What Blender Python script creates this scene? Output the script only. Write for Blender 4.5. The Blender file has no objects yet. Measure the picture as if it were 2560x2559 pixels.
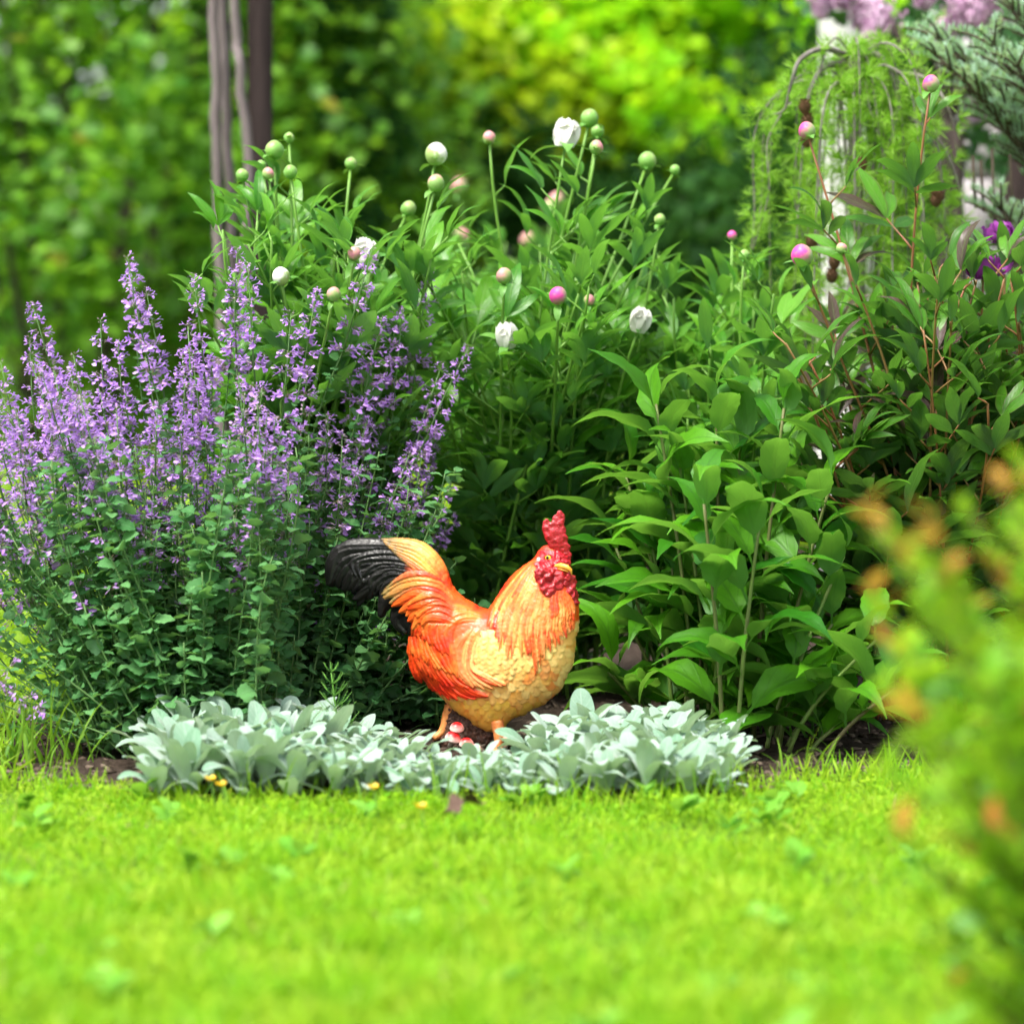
import bpy, math, random
import numpy as np
from mathutils import Matrix, Vector

# ------------------------------------------------------------------ camera, sky, sun, exposure
SC = bpy.context.scene
COL = SC.collection
FPX, CAM_H = 8250.0, 0.733
PITCH = math.atan(480.0 / FPX)
FOCUS = 5.66
cam = bpy.data.cameras.new("camera")
cam.sensor_width = 36.0
cam.sensor_fit = 'HORIZONTAL'
cam.lens = 36.0 * FPX / 2560.0
cam.clip_start, cam.clip_end = 0.05, 500.0
cam.dof.use_dof = True
cam.dof.focus_distance = FOCUS
cam.dof.aperture_fstop = cam.lens / 1000.0 / 0.042
cam_o = bpy.data.objects.new("camera", cam)
cam_o.location = (0, 0, CAM_H)
cam_o.rotation_euler = (math.pi / 2 - PITCH, 0, 0)
COL.objects.link(cam_o)
SC.camera = cam_o

SUN_DIR = Vector((-0.45, -0.42, 1.15)).normalized()      # towards the sun
w = bpy.data.worlds.new("World")
SC.world = w
w.use_nodes = True
wn, wl = w.node_tree.nodes, w.node_tree.links
wn.clear()
sky = wn.new('ShaderNodeTexSky')
sky.sky_type = 'NISHITA'
sky.sun_disc = False
sky.sun_elevation = math.asin(SUN_DIR.z)
sky.sun_rotation = math.atan2(SUN_DIR.x, SUN_DIR.y)
sky.dust_density = 4.0
hs = wn.new('ShaderNodeHueSaturation')
hs.inputs['Saturation'].default_value = 0.35            # thin bright cloud: a whiter sky
bg = wn.new('ShaderNodeBackground')
bg.inputs['Strength'].default_value = 0.15
wo = wn.new('ShaderNodeOutputWorld')
wl.new(sky.outputs[0], hs.inputs['Color'])
wl.new(hs.outputs[0], bg.inputs[0])
wl.new(bg.outputs[0], wo.inputs[0])
sun = bpy.data.lights.new("sun", 'SUN')
sun.energy = 2.6
sun.angle = math.radians(18)
sun.color = (1.0, 0.95, 0.86)
sun_o = bpy.data.objects.new("sun", sun)
sun_o.rotation_euler = (-SUN_DIR).to_track_quat('-Z', 'Y').to_euler()
COL.objects.link(sun_o)

SC.view_settings.view_transform = 'Standard'
SC.view_settings.look = 'None'
SC.view_settings.gamma = 1.0
SC.view_settings.exposure = 1.22
SC.render.engine = 'CYCLES'
SC.cycles.use_denoising = True
SC.cycles.max_bounces = 4
SC.cycles.diffuse_bounces = 2
SC.cycles.glossy_bounces = 2
SC.cycles.transmission_bounces = 3
SC.cycles.transparent_max_bounces = 4
SC.cycles.use_adaptive_sampling = True
SC.cycles.adaptive_threshold = 0.03
SC.cycles.caustics_reflective = False
SC.cycles.caustics_refractive = False
SC.cycles.sample_clamp_indirect = 8.0

# ------------------------------------------------------------------ helpers
rng = np.random.default_rng(11)
random.seed(4)
R = lambda a, b: float(rng.uniform(a, b))
A3 = lambda *a: np.array(a, dtype=np.float64)


def P(px, py, Y):
    """world point at depth Y along the sight line of a photograph pixel"""
    a, b = (px - 1280.0) / FPX, (1279.5 - py) / FPX
    c, s = math.cos(PITCH), math.sin(PITCH)
    d = A3(a, c + b * s, -s + b * c)
    k = Y / d[1]
    return A3(d[0] * k, Y, CAM_H + d[2] * k)


def px_of(p):
    c, s = math.cos(PITCH), math.sin(PITCH)
    p = np.asarray(p)
    x, y, z = p[..., 0], p[..., 1], p[..., 2] - CAM_H
    f = y * c - z * s
    u = y * s + z * c
    return 1280 + FPX * x / f, 1279.5 - FPX * u / f


def GX(px, Y):
    return (px - 1280.0) * Y / FPX


def unit(v):
    v = np.asarray(v, dtype=np.float64)
    return v / (np.linalg.norm(v) + 1e-12)


def srgb(r, g, b):
    f = lambda c: (c / 12.92 if c <= 0.04045 else ((c + 0.055) / 1.055) ** 2.4)
    return (f(r / 255.0), f(g / 255.0), f(b / 255.0))


def new_mesh(name, V, F, UV=None, mats=(), midx=None, smooth=True, col=None):
    """V (n,3); F = list of int arrays, each (m,3) or (m,4)"""
    me = bpy.data.meshes.new(name)
    V = np.asarray(V, dtype=np.float32)
    Fs = [np.asarray(f, dtype=np.int32) for f in (F if isinstance(F, list) else [F]) if len(f)]
    loops = np.concatenate([f.ravel() for f in Fs])
    tot = np.concatenate([np.full(len(f), f.shape[1], dtype=np.int32) for f in Fs])
    start = np.zeros(len(tot), dtype=np.int32)
    start[1:] = np.cumsum(tot)[:-1]
    me.vertices.add(len(V))
    me.vertices.foreach_set('co', V.ravel())
    me.loops.add(len(loops))
    me.loops.foreach_set('vertex_index', loops)
    me.polygons.add(len(tot))
    me.polygons.foreach_set('loop_start', start)
    me.polygons.foreach_set('loop_total', tot)
    if smooth:
        me.polygons.foreach_set('use_smooth', np.ones(len(tot), dtype=bool))
    for m in mats:
        me.materials.append(m)
    if midx is not None:
        me.polygons.foreach_set('material_index', np.asarray(midx, dtype=np.int32))
    if UV is not None:
        l = me.uv_layers.new(name='UVMap')
        l.data.foreach_set('uv', np.asarray(UV, dtype=np.float32)[loops].ravel())
    if col is not None:
        a = me.color_attributes.new('Paint', 'FLOAT_COLOR', 'POINT')
        c4 = np.ones((len(V), 4), dtype=np.float32)
        c4[:, :3] = col
        a.data.foreach_set('color', c4.ravel())
    me.update(calc_edges=True)
    me.validate()
    return me


def obj(name, me, parent=None, M=None):
    o = bpy.data.objects.new(name, me)
    COL.objects.link(o)
    if parent is not None:
        o.parent = parent
    if M is not None:
        o.matrix_basis = Matrix([list(map(float, r)) for r in M])
    return o


def thing(name, label, cat, loc=(0, 0, 0), group=None):
    o = bpy.data.objects.new(name, None)
    o.empty_display_size = 0.05
    COL.objects.link(o)
    o.location = [float(c) for c in loc]
    o['label'], o['category'] = label, cat
    if group:
        o['group'] = group
    return o


def tag(o, label, cat, group=None):
    o['label'], o['category'] = label, cat
    if group:
        o['group'] = group
    return o


def stuff(o):
    o['kind'] = 'stuff'
    return o


def structure(o):
    o['kind'] = 'structure'
    return o


class Soup:
    """collects triangles and quads for ONE mesh"""
    def __init__(s):
        s.V, s.T, s.Q, s.UV, s.mt, s.mq, s.n = [], [], [], [], [], [], 0

    def add(s, V, F, UV=None, m=0):
        V = np.asarray(V, dtype=np.float64)
        F = [np.asarray(f) for f in (F if isinstance(F, list) else [F]) if len(f)]
        for f in F:
            if f.shape[1] == 3:
                s.T.append(f + s.n); s.mt.append(np.full(len(f), m))
            else:
                s.Q.append(f + s.n); s.mq.append(np.full(len(f), m))
        s.V.append(V)
        s.UV.append(UV if UV is not None else np.full((len(V), 2), 0.5))
        s.n += len(V)
        return s

    def mesh(s, name, mats, off=(0, 0, 0), smooth=True):
        F, mi = [], []
        if s.T:
            F.append(np.concatenate(s.T)); mi.append(np.concatenate(s.mt))
        if s.Q:
            F.append(np.concatenate(s.Q)); mi.append(np.concatenate(s.mq))
        return new_mesh(name, np.concatenate(s.V) - np.asarray(off), F, np.concatenate(s.UV), mats,
                        np.concatenate(mi), smooth)


def tube(pts, rad, sides=6, cap=True):
    pts = np.asarray(pts, dtype=np.float64)
    n = len(pts)
    rad = np.broadcast_to(np.asarray(rad, dtype=np.float64), (n,))
    d = np.gradient(pts, axis=0)
    d /= np.linalg.norm(d, axis=1, keepdims=True) + 1e-12
    ref = A3(0.31, 0.87, 0.2) if abs(d[0][1]) < 0.8 else A3(1, 0, 0.1)
    a = np.cross(d, ref)
    a /= np.linalg.norm(a, axis=1, keepdims=True) + 1e-12
    b = np.cross(d, a)
    th = np.linspace(0, 2 * math.pi, sides, endpoint=False)
    V = pts[:, None, :] + rad[:, None, None] * (np.cos(th)[None, :, None] * a[:, None, :] + np.sin(th)[None, :, None] * b[:, None, :])
    V = V.reshape(-1, 3)
    i = np.arange(n - 1)[:, None] * sides
    j = np.arange(sides)[None, :]
    k = (j + 1) % sides
    Q = np.stack([i + j, i + k, i + sides + k, i + sides + j], axis=-1).reshape(-1, 4)
    uv = np.stack([np.tile(th / 6.2832, n), np.repeat(np.linspace(0, 1, n), sides)], axis=1)
    F = [Q]
    if cap:
        V = np.concatenate([V, pts[:1], pts[-1:]])
        uv = np.concatenate([uv, [[.5, 0], [.5, 1]]])
        c0, c1, jj = n * sides, n * sides + 1, np.arange(sides)
        F.append(np.stack([np.full(sides, c0), (jj + 1) % sides, jj], axis=1))
        F.append(np.stack([np.full(sides, c1), (n - 1) * sides + jj, (n - 1) * sides + (jj + 1) % sides], axis=1))
    return V, F, uv


def bez(p0, p1, p2, p3, n=10):
    t = np.linspace(0, 1, n)[:, None]
    return (1 - t) ** 3 * p0 + 3 * (1 - t) ** 2 * t * p1 + 3 * (1 - t) * t * t * p2 + t ** 3 * p3


def smooth_path(pts, n=20):
    """Catmull-Rom through the points"""
    p = np.asarray(pts, dtype=np.float64)
    p = np.vstack([2 * p[0] - p[1], p, 2 * p[-1] - p[-2]])
    m = len(p) - 3
    out = []
    for s in np.linspace(0, m - 1e-6, n):
        i = int(s); t = s - i
        a, b, c, d = p[i], p[i + 1], p[i + 2], p[i + 3]
        out.append(0.5 * (2 * b + (c - a) * t + (2 * a - 5 * b + 4 * c - d) * t * t + (3 * b - a - 3 * c + d) * t ** 3))
    return np.array(out)


def leaf_tpl(W=.18, a=.6, b=.9, nl=8, nw=4, bend=.6, rise=.4, fold=.25, wave=0., serr=0., twist=0., stalk=0., seed=0, wf=2., tp=1.):
    """a leaf of length 1 along +Y, upper face +Z, half width W"""
    g = np.random.default_rng(seed)
    t = 1 - (1 - np.linspace(0, 1, nl + 1)) ** tp
    ts = np.clip((t - stalk) / (1 - stalk), 0, 1)
    w = np.maximum(ts, 1e-4) ** a * np.maximum(1 - ts, 1e-4) ** b
    tm = a / (a + b)
    w = w / (tm ** a * (1 - tm) ** b) * W
    w = np.maximum(w, 0.012 + 0 * t)
    w[-1] = 0.004
    th = bend * rise - bend * t ** 1.2
    dy, dz = np.cos(th), np.sin(th)
    dt = np.diff(t)
    y = np.concatenate([[0], np.cumsum((dy[1:] + dy[:-1]) / 2 * dt)])
    z = np.concatenate([[0], np.cumsum((dz[1:] + dz[:-1]) / 2 * dt)])
    ph = g.uniform(0, 6.28, 4)
    V, UV = [], []
    for i in range(nl + 1):
        tw = twist * t[i]
        for j in range(nw + 1):
            q = j / nw * 2 - 1
            k = 1 + (serr * (1 if i % 2 else -1) if abs(q) > .99 else 0)
            x = q * w[i] * k
            zz = abs(x) * math.tan(fold) * (1 - .35 * abs(q)) + wave * w[i] * abs(q) * math.sin(wf * 6.28 * t[i] + ph[0 if q < 0 else 1])
            zz += wave * .3 * w[i] * math.sin(1.7 * 6.28 * t[i] + ph[2])
            nx, nz = -math.sin(th[i]), math.cos(th[i])
            X, Z = x * math.cos(tw) - zz * math.sin(tw), x * math.sin(tw) + zz * math.cos(tw)
            V.append((X, y[i] + nx * Z, z[i] + nz * Z))
            UV.append((j / nw, t[i]))
    F = []
    s = nw + 1
    for i in range(nl):
        for j in range(nw):
            F.append((i * s + j, i * s + j + 1, (i + 1) * s + j + 1, (i + 1) * s + j))
    return np.array(V), np.array(F), np.array(UV)


def frames(Pn, D, U, S):
    """(N,4,4): leaf +Y along D, +Z near U, uniform scale S"""
    Pn, D, U = (np.asarray(x, dtype=np.float64).reshape(-1, 3) for x in (Pn, D, U))
    y = D / (np.linalg.norm(D, axis=1, keepdims=True) + 1e-12)
    z = U - y * np.sum(U * y, axis=1, keepdims=True)
    z /= np.linalg.norm(z, axis=1, keepdims=True) + 1e-9
    x = np.cross(y, z)
    S = np.asarray(S, dtype=np.float64)
    S = np.broadcast_to(S.reshape(-1, 1) if S.ndim < 2 else S, (len(Pn), 3))
    M = np.zeros((len(Pn), 4, 4))
    M[:, :3, 0], M[:, :3, 1], M[:, :3, 2], M[:, :3, 3] = x * S[:, :1], y * S[:, 1:2], z * S[:, 2:3], Pn
    M[:, 3, 3] = 1
    return M


def frame1(p, d, u, s):
    return frames([p], [d], [u], [s] if np.ndim(s) == 0 else [s])[0]


def scatter(tpls, M, idx, soup=None, m=0):
    """copies of the templates by the matrices, as one soup"""
    so = soup or Soup()
    for k, (V, F, UV) in enumerate(tpls):
        Mk = M[idx == k]
        if not len(Mk):
            continue
        n = len(V)
        W = np.einsum('nij,vj->nvi', Mk[:, :3, :3], V) + Mk[:, None, :3, 3]
        FF = F if isinstance(F, list) else [F]
        off = (np.arange(len(Mk)) * n)[:, None, None]
        so.add(W.reshape(-1, 3), [(f[None] + off).reshape(-1, f.shape[1]) for f in FF], np.tile(UV, (len(Mk), 1)), m)
    return so


def rand_dirs(n, g=rng):
    v = g.normal(size=(n, 3))
    return v / np.linalg.norm(v, axis=1, keepdims=True)


# ------------------------------------------------------------------ materials
class NT:
    def __init__(s, name):
        s.m = bpy.data.materials.new(name)
        s.m.use_nodes = True
        s.t = s.m.node_tree
        s.t.nodes.clear()

    def n(s, kind, **kw):
        x = s.t.nodes.new(kind)
        for k, v in kw.items():
            setattr(x, k, v)
        return x

    def put(s, sock, v):
        if isinstance(v, bpy.types.NodeSocket):
            s.t.links.new(v, sock)
        elif isinstance(v, (tuple, list)) and len(v) == 3 and sock.type == 'RGBA':
            sock.default_value = (*v, 1)
        else:
            sock.default_value = v

    def math(s, op, a, b=None, c=None, clamp=False):
        x = s.n('ShaderNodeMath', operation=op, use_clamp=clamp)
        for i, v in enumerate((a, b, c)):
            if v is not None:
                s.put(x.inputs[i], v)
        return x.outputs[0]

    def mix(s, f, a, b, blend='MIX'):
        x = s.n('ShaderNodeMix', data_type='RGBA', blend_type=blend)
        s.put(x.inputs[0], f); s.put(x.inputs[6], a); s.put(x.inputs[7], b)
        return x.outputs[2]

    def ramp(s, v, lo, hi, a=0., b=1.):
        x = s.n('ShaderNodeMapRange')
        s.put(x.inputs[0], v)
        for i, q in enumerate((lo, hi, a, b)):
            x.inputs[i + 1].default_value = q
        return x.outputs[0]

    def noise(s, scale, detail=3., rough=.5, co='Object'):
        tc = s.n('ShaderNodeTexCoord')
        x = s.n('ShaderNodeTexNoise')
        s.t.links.new(tc.outputs[co], x.inputs['Vector'])
        x.inputs['Scale'].default_value = scale
        x.inputs['Detail'].default_value = detail
        x.inputs['Roughness'].default_value = rough
        return x.outputs[0]

    def rnd(s):
        oi, ge = s.n('ShaderNodeObjectInfo'), s.n('ShaderNodeNewGeometry')
        return s.math('FRACT', s.math('ADD', s.math('MULTIPLY', oi.outputs['Random'], 7.31), ge.outputs['Random Per Island']))

    def bump(s, h, strength=.3, dist=.002):
        x = s.n('ShaderNodeBump')
        x.inputs['Strength'].default_value = strength
        x.inputs['Distance'].default_value = dist
        s.put(x.inputs['Height'], h)
        return x.outputs[0]

    def pbsdf(s, col, rough=.5, spec=.4, normal=None, sheen=0., coat=0.):
        b = s.n('ShaderNodeBsdfPrincipled')
        s.put(b.inputs['Base Color'], col)
        s.put(b.inputs['Roughness'], rough)
        b.inputs['Specular IOR Level'].default_value = spec
        b.inputs['Sheen Weight'].default_value = sheen
        b.inputs['Sheen Roughness'].default_value = .6
        b.inputs['Coat Weight'].default_value = coat
        if normal is not None:
            s.put(b.inputs['Normal'], normal)
        return b.outputs[0]

    def out(s, sh):
        o = s.n('ShaderNodeOutputMaterial')
        s.t.links.new(sh, o.inputs[0])
        return s.m


def leaf_mat(name, c1, c2, trans=.35, rough=.45, vein=.3, veincol=None, nv=9., edge=None, spec=.35, sheen=0., back=None,
             tcol=None, tip=None, rare=None, patch=None):
    t = NT(name)
    r = t.rnd()
    col = t.mix(r, c1, c2)
    if rare:
        col = t.mix(t.math('GREATER_THAN', t.math('FRACT', t.math('MULTIPLY', r, 37.7)), 1 - rare[1]), col, rare[0])
    uv = t.n('ShaderNodeUVMap')
    sp = t.n('ShaderNodeSeparateXYZ')
    t.t.links.new(uv.outputs[0], sp.inputs[0])
    ax = t.math('MULTIPLY', t.math('ABSOLUTE', t.math('SUBTRACT', sp.outputs[0], .5)), 2.)
    nrm = None
    if patch:
        col = t.mix(t.ramp(t.noise(patch[2], 3., .6), .42, .66, 0., .75), col, t.mix(r, patch[0], patch[1]))
    if vein > 0:
        nz = t.noise(55., 2.)
        col = t.mix(t.ramp(nz, .35, .7, 0., .30), col, t.mix(1., col, (.45, .55, .45), 'MULTIPLY'))
    if vein > 0:
        mid = t.ramp(ax, .02, .11, 1., 0.)
        lat = t.math('SINE', t.math('MULTIPLY', t.math('SUBTRACT', t.math('MULTIPLY', sp.outputs[1], nv), t.math('MULTIPLY', ax, 1.6)), 6.2832))
        lat = t.ramp(lat, .80, 1., 0., .5)
        vm = t.math('MAXIMUM', mid, lat)
        if veincol is None:
            veincol = tuple(min(.8, c * 1.9 + .02) for c in c2)
        col = t.mix(t.math('MULTIPLY', vm, vein), col, veincol)
        nrm = t.bump(vm, .35, .0015)
    if edge:
        col = t.mix(t.ramp(ax, .72, 1., 0., edge[1]), col, edge[0])
    if tip:
        col = t.mix(t.ramp(sp.outputs[1], tip[1], 1., 0., tip[2]), col, tip[0])
    ge = t.n('ShaderNodeNewGeometry')
    if back is None:
        back = tuple(.75 * c + .03 for c in c2)
    col = t.mix(t.math('MULTIPLY', ge.outputs['Backfacing'], .7), col, back)
    p = t.pbsdf(col, rough, spec, nrm, sheen)
    tr = t.n('ShaderNodeBsdfTranslucent')
    t.put(tr.inputs[0], t.mix(.6, col, tcol if tcol else tuple(c * k for c, k in zip(c2, (1.9, 1.7, .6)))))
    ms = t.n('ShaderNodeMixShader')
    ms.inputs[0].default_value = trans
    t.t.links.new(p, ms.inputs[1])
    t.t.links.new(tr.outputs[0], ms.inputs[2])
    return t.out(ms.outputs[0])


def plain_mat(name, c1, c2, scale=40., rough=.6, spec=.3, bump=.3, bd=.002, vary=.5, stretch=None, coat=0.):
    t = NT(name)
    tc = t.n('ShaderNodeTexCoord')
    mp = t.n('ShaderNodeMapping')
    if stretch:
        mp.inputs['Scale'].default_value = stretch
    t.t.links.new(tc.outputs['Object'], mp.inputs[0])
    nz = t.n('ShaderNodeTexNoise')
    nz.inputs['Scale'].default_value = scale
    nz.inputs['Detail'].default_value = 5
    nz.inputs['Roughness'].default_value = .65
    t.t.links.new(mp.outputs[0], nz.inputs['Vector'])
    f = t.ramp(nz.outputs[0], .3, .7)
    f = t.math('ADD', t.math('MULTIPLY', f, 1 - vary), t.math('MULTIPLY', t.rnd(), vary))
    return t.out(t.pbsdf(t.mix(f, c1, c2), rough, spec, t.bump(nz.outputs[0], bump, bd), coat=coat))


MAT = {}
MAT['grass'] = leaf_mat('grass', (.11, .34, .008), (.30, .53, .012), .45, .5, 0, tcol=(.42, .69, .015), patch=((.28, .42, .02), (.44, .54, .04), 11.), rare=((.30, .26, .10), .015), spec=.2)
MAT['weed'] = leaf_mat('lawn_weed', (.12, .36, .02), (.22, .46, .06), .35, .5, .3, spec=.25)
MAT['long_grass'] = leaf_mat('long_grass', (.08, .24, .012), (.20, .38, .02), .45, .5, 0)
MAT['far_grass'] = leaf_mat('far_grass', (.15, .32, .012), (.30, .46, .02), .45, .5, 0)
MAT['lambs'] = leaf_mat('lambs_ear_leaf', (.16, .33, .20), (.37, .49, .42), .25, .85, .30, (.55, .66, .58), 7., spec=.1, sheen=.55,
                        back=(.30, .44, .25), tcol=(.40, .62, .22))
MAT['catmint'] = leaf_mat('catmint_leaf', (.034, .165, .040), (.13, .33, .105), .32, .6, .35, (.17, .30, .15), 6., spec=.2, back=(.12, .24, .13), sheen=.05)
MAT['catmint_stem'] = plain_mat('catmint_stem', (.07, .16, .04), (.12, .22, .07), 60)
MAT['floret'] = leaf_mat('catmint_floret', (.48, .23, .74), (.74, .48, .94), .38, .6, 0, tcol=(.72, .42, .95), back=(.52, .28, .78))
MAT['calyx'] = leaf_mat('catmint_calyx', (.30, .20, .32), (.32, .30, .27), .2, .7, 0)
MAT['peony'] = leaf_mat('peony_leaf', (.038, .190, .010), (.135, .36, .020), .34, .36, .45, (.20, .40, .06), 7., spec=.4, back=(.11, .26, .12))
MAT['peony_dark'] = leaf_mat('red_peony_leaf', (.030, .13, .008), (.095, .28, .015), .30, .36, .35, (.16, .28, .06), 7., spec=.3,
                             edge=((.10, .03, .035), .6), back=(.09, .17, .09), rare=((.075, .04, .04), .14))
MAT['peony_stem'] = plain_mat('peony_stem', (.10, .24, .03), (.17, .34, .05), 30, .45, .4, .1)
MAT['peony_red_stem'] = plain_mat('red_peony_stem', (.24, .07, .035), (.22, .16, .05), 12, .45, .4, .1)
MAT['echi'] = leaf_mat('coneflower_leaf', (.022, .15, .006), (.115, .35, .010), .40, .45, .55, (.03, .11, .012), 6., spec=.3, back=(.10, .24, .06), tcol=(.22, .48, .03))
MAT['echi_stem'] = plain_mat('coneflower_stem', (.13, .26, .04), (.13, .09, .05), 14, .5, .3, .1)
MAT['soil'] = plain_mat('soil', (.022, .015, .011), (.062, .045, .035), 70, .95, .1, .8, .01, 0.)
MAT['lawn_base'] = plain_mat('lawn_base', (.05, .11, .012), (.12, .22, .02), 25, .9, .1, .4, .01, 0.)
MAT['chip'] = plain_mat('soil_crumb', (.04, .028, .02), (.17, .13, .10), 40, .95, .1, .3, .003, .8)

# petals and buds
def bud_mat(name, base, top, lo=.45, hi=.8):
    t = NT(name)
    tc = t.n('ShaderNodeTexCoord')
    sp = t.n('ShaderNodeSeparateXYZ')
    t.t.links.new(tc.outputs['Object'], sp.inputs[0])
    nz = t.noise(1.6, 2.)
    f = t.ramp(t.math('ADD', t.math('ADD', t.math('MULTIPLY', sp.outputs[2], .55), t.math('MULTIPLY', sp.outputs[0], .6)), t.math('MULTIPLY', t.math('SUBTRACT', nz, .5), 1.6)), lo, hi)
    return t.out(t.pbsdf(t.mix(f, base, top), .42, .4))


MAT['bud_green'] = bud_mat('green_bud', (.17, .36, .07), (.36, .44, .16), -.2, 1.3)
MAT['bud_pink'] = bud_mat('pink_tinged_bud', (.22, .38, .10), (.62, .24, .28), -.35, .8)
MAT['bud_magenta'] = bud_mat('magenta_bud', (.28, .38, .15), (.62, .06, .30), -.5, .6)
MAT['bud_white'] = bud_mat('white_bud', (.32, .45, .14), (.82, .82, .74), -.4, .1)
MAT['sepal'] = leaf_mat('bud_sepal', (.08, .24, .04), (.15, .34, .06), .2, .4, .2)
MAT['petal_white'] = leaf_mat('white_petal', (.80, .80, .74), (.86, .85, .80), .35, .5, 0, tcol=(.9, .88, .8), back=(.84, .83, .78))
MAT['petal_purple'] = leaf_mat('purple_petal', (.16, .012, .20), (.36, .05, .38), .3, .5, 0, tcol=(.5, .06, .5), back=(.26, .04, .28))
MAT['petal_pink'] = leaf_mat('far_pink_petal', (.55, .20, .34), (.75, .45, .55), .3, .5, 0)
MAT['wilt'] = plain_mat('wilted_base', (.16, .13, .05), (.26, .22, .10), 40)

# ------------------------------------------------------------------ ground
BED = [(-.80, 5.13), (-.55, 4.98), (-.20, 4.90), (.15, 4.91), (.36, 4.99), (.50, 5.18), (.85, 5.30), (1.4, 5.35), (2.4, 5.4), (2.4, 10.5), (.2, 10.5),
       (-.35, 7.3), (-.75, 6.35), (-.95, 5.8), (-.92, 5.4)]


def in_poly(x, y, poly):
    x, y = np.asarray(x), np.asarray(y)
    ins = np.zeros(x.shape, dtype=bool)
    n = len(poly)
    for i in range(n):
        x0, y0 = poly[i]; x1, y1 = poly[(i + 1) % n]
        c = ((y0 > y) != (y1 > y)) & (x < (x1 - x0) * (y - y0) / (y1 - y0 + 1e-12) + x0)
        ins ^= c
    return ins


def seg_dist(x, y, poly):
    d = np.full(np.shape(x), 1e9)
    n = len(poly)
    for i in range(n):
        ax, ay = poly[i]; bx, by = poly[(i + 1) % n]
        t = np.clip(((x - ax) * (bx - ax) + (y - ay) * (by - ay)) / ((bx - ax) ** 2 + (by - ay) ** 2 + 1e-12), 0, 1)
        d = np.minimum(d, np.hypot(x - ax - t * (bx - ax), y - ay - t * (by - ay)))
    return d


g0 = 90.0
gs = np.concatenate([np.linspace(-g0, -8, 6), np.linspace(-6, 6, 13), np.linspace(8, g0, 6)])
gx, gy = np.meshgrid(gs, gs + 6.0)
gv = np.stack([gx.ravel(), gy.ravel(), np.zeros(gx.size)], axis=1)
nn = len(gs)
gi = (np.arange(nn - 1)[:, None] * nn + np.arange(nn - 1)[None]).ravel()
structure(obj('ground', new_mesh('ground', gv, np.stack([gi, gi + 1, gi + nn + 1, gi + nn], axis=1), None, [MAT['lawn_base']])))

# the soil bed: gently mounded grid clipped to the bed outline
bx, by = np.meshgrid(np.arange(-1.0, 2.45, .03), np.arange(4.86, 10.6, .03))
ins = in_poly(bx, by, BED)
bd = seg_dist(bx, by, BED)
hz = np.where(ins, .004 + .010 * np.clip(bd / .12, 0, 1), -.03 + 0 * bd)
hz += np.where(ins, rng.normal(0, .004, bx.shape), 0) * np.clip(bd / .05, 0, 1)
nc = bx.shape[1]
ci = (np.arange(bx.shape[0] - 1)[:, None] * nc + np.arange(nc - 1)[None]).ravel()
q = np.stack([ci, ci + 1, ci + nc + 1, ci + nc], axis=1)
q = q[ins.ravel()[q].any(axis=1)]
bv = np.stack([bx.ravel(), by.ravel(), hz.ravel()], axis=1)
used, inv = np.unique(q, return_inverse=True)
structure(obj('soil_bed', new_mesh('soil_bed', bv[used], inv.reshape(q.shape), None, [MAT['soil']])))
# crumbs of bark and soil
n = 2600
cx, cy = rng.uniform(-.95, 1.1, n), 5.02 + rng.uniform(0, 1, n) ** 1.7 * 1.3
k = in_poly(cx, cy, BED)
cx, cy = cx[k], cy[k]
box = np.array([[x, y, z] for x in (-.5, .5) for y in (-.5, .5) for z in (-.5, .5)], dtype=float)
box += np.random.default_rng(2).normal(0, .12, box.shape)
boxF = np.array([(0, 1, 3, 2), (4, 6, 7, 5), (0, 4, 5, 1), (2, 3, 7, 6), (0, 2, 6, 4), (1, 5, 7, 3)])
Mx = frames(np.stack([cx, cy, np.full(len(cx), .015)], 1), rand_dirs(len(cx)) * A3(1, 1, .2), rand_dirs(len(cx)) * .4 + A3(0, 0, 1),
            np.stack([rng.uniform(.004, .009, len(cx)), rng.uniform(.008, .026, len(cx)), rng.uniform(.002, .006, len(cx))], 1))
so = scatter([(box, boxF, np.full((8, 2), .5))], Mx, np.zeros(len(cx), int))
stuff(tag(obj('soil_crumbs', so.mesh('soil_crumbs', [MAT['chip']], smooth=False)), 'brown soil crumbs and bark bits on the bed', 'soil'))

# ------------------------------------------------------------------ lawn
blade = [leaf_tpl(.045, .25, .8, 2, 1, bend=b, rise=.2, fold=0, seed=i) for i, b in enumerate((.5, 1.0, 1.6))]
clover = [leaf_tpl(.34, .45, .35, 2, 2, bend=.5, rise=.5, fold=.15, seed=i) for i in range(2)]


def vn2(x, y, s, seed):
    g = np.random.default_rng(seed).random((256, 256))
    a, b = (x / s) % 255, (y / s) % 255
    i, j = a.astype(int), b.astype(int)
    a, b = a - i, b - j
    return (1 - a) * (1 - b) * g[i, j] + a * (1 - b) * g[i + 1, j] + (1 - a) * b * g[i, j + 1] + a * b * g[i + 1, j + 1]


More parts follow.
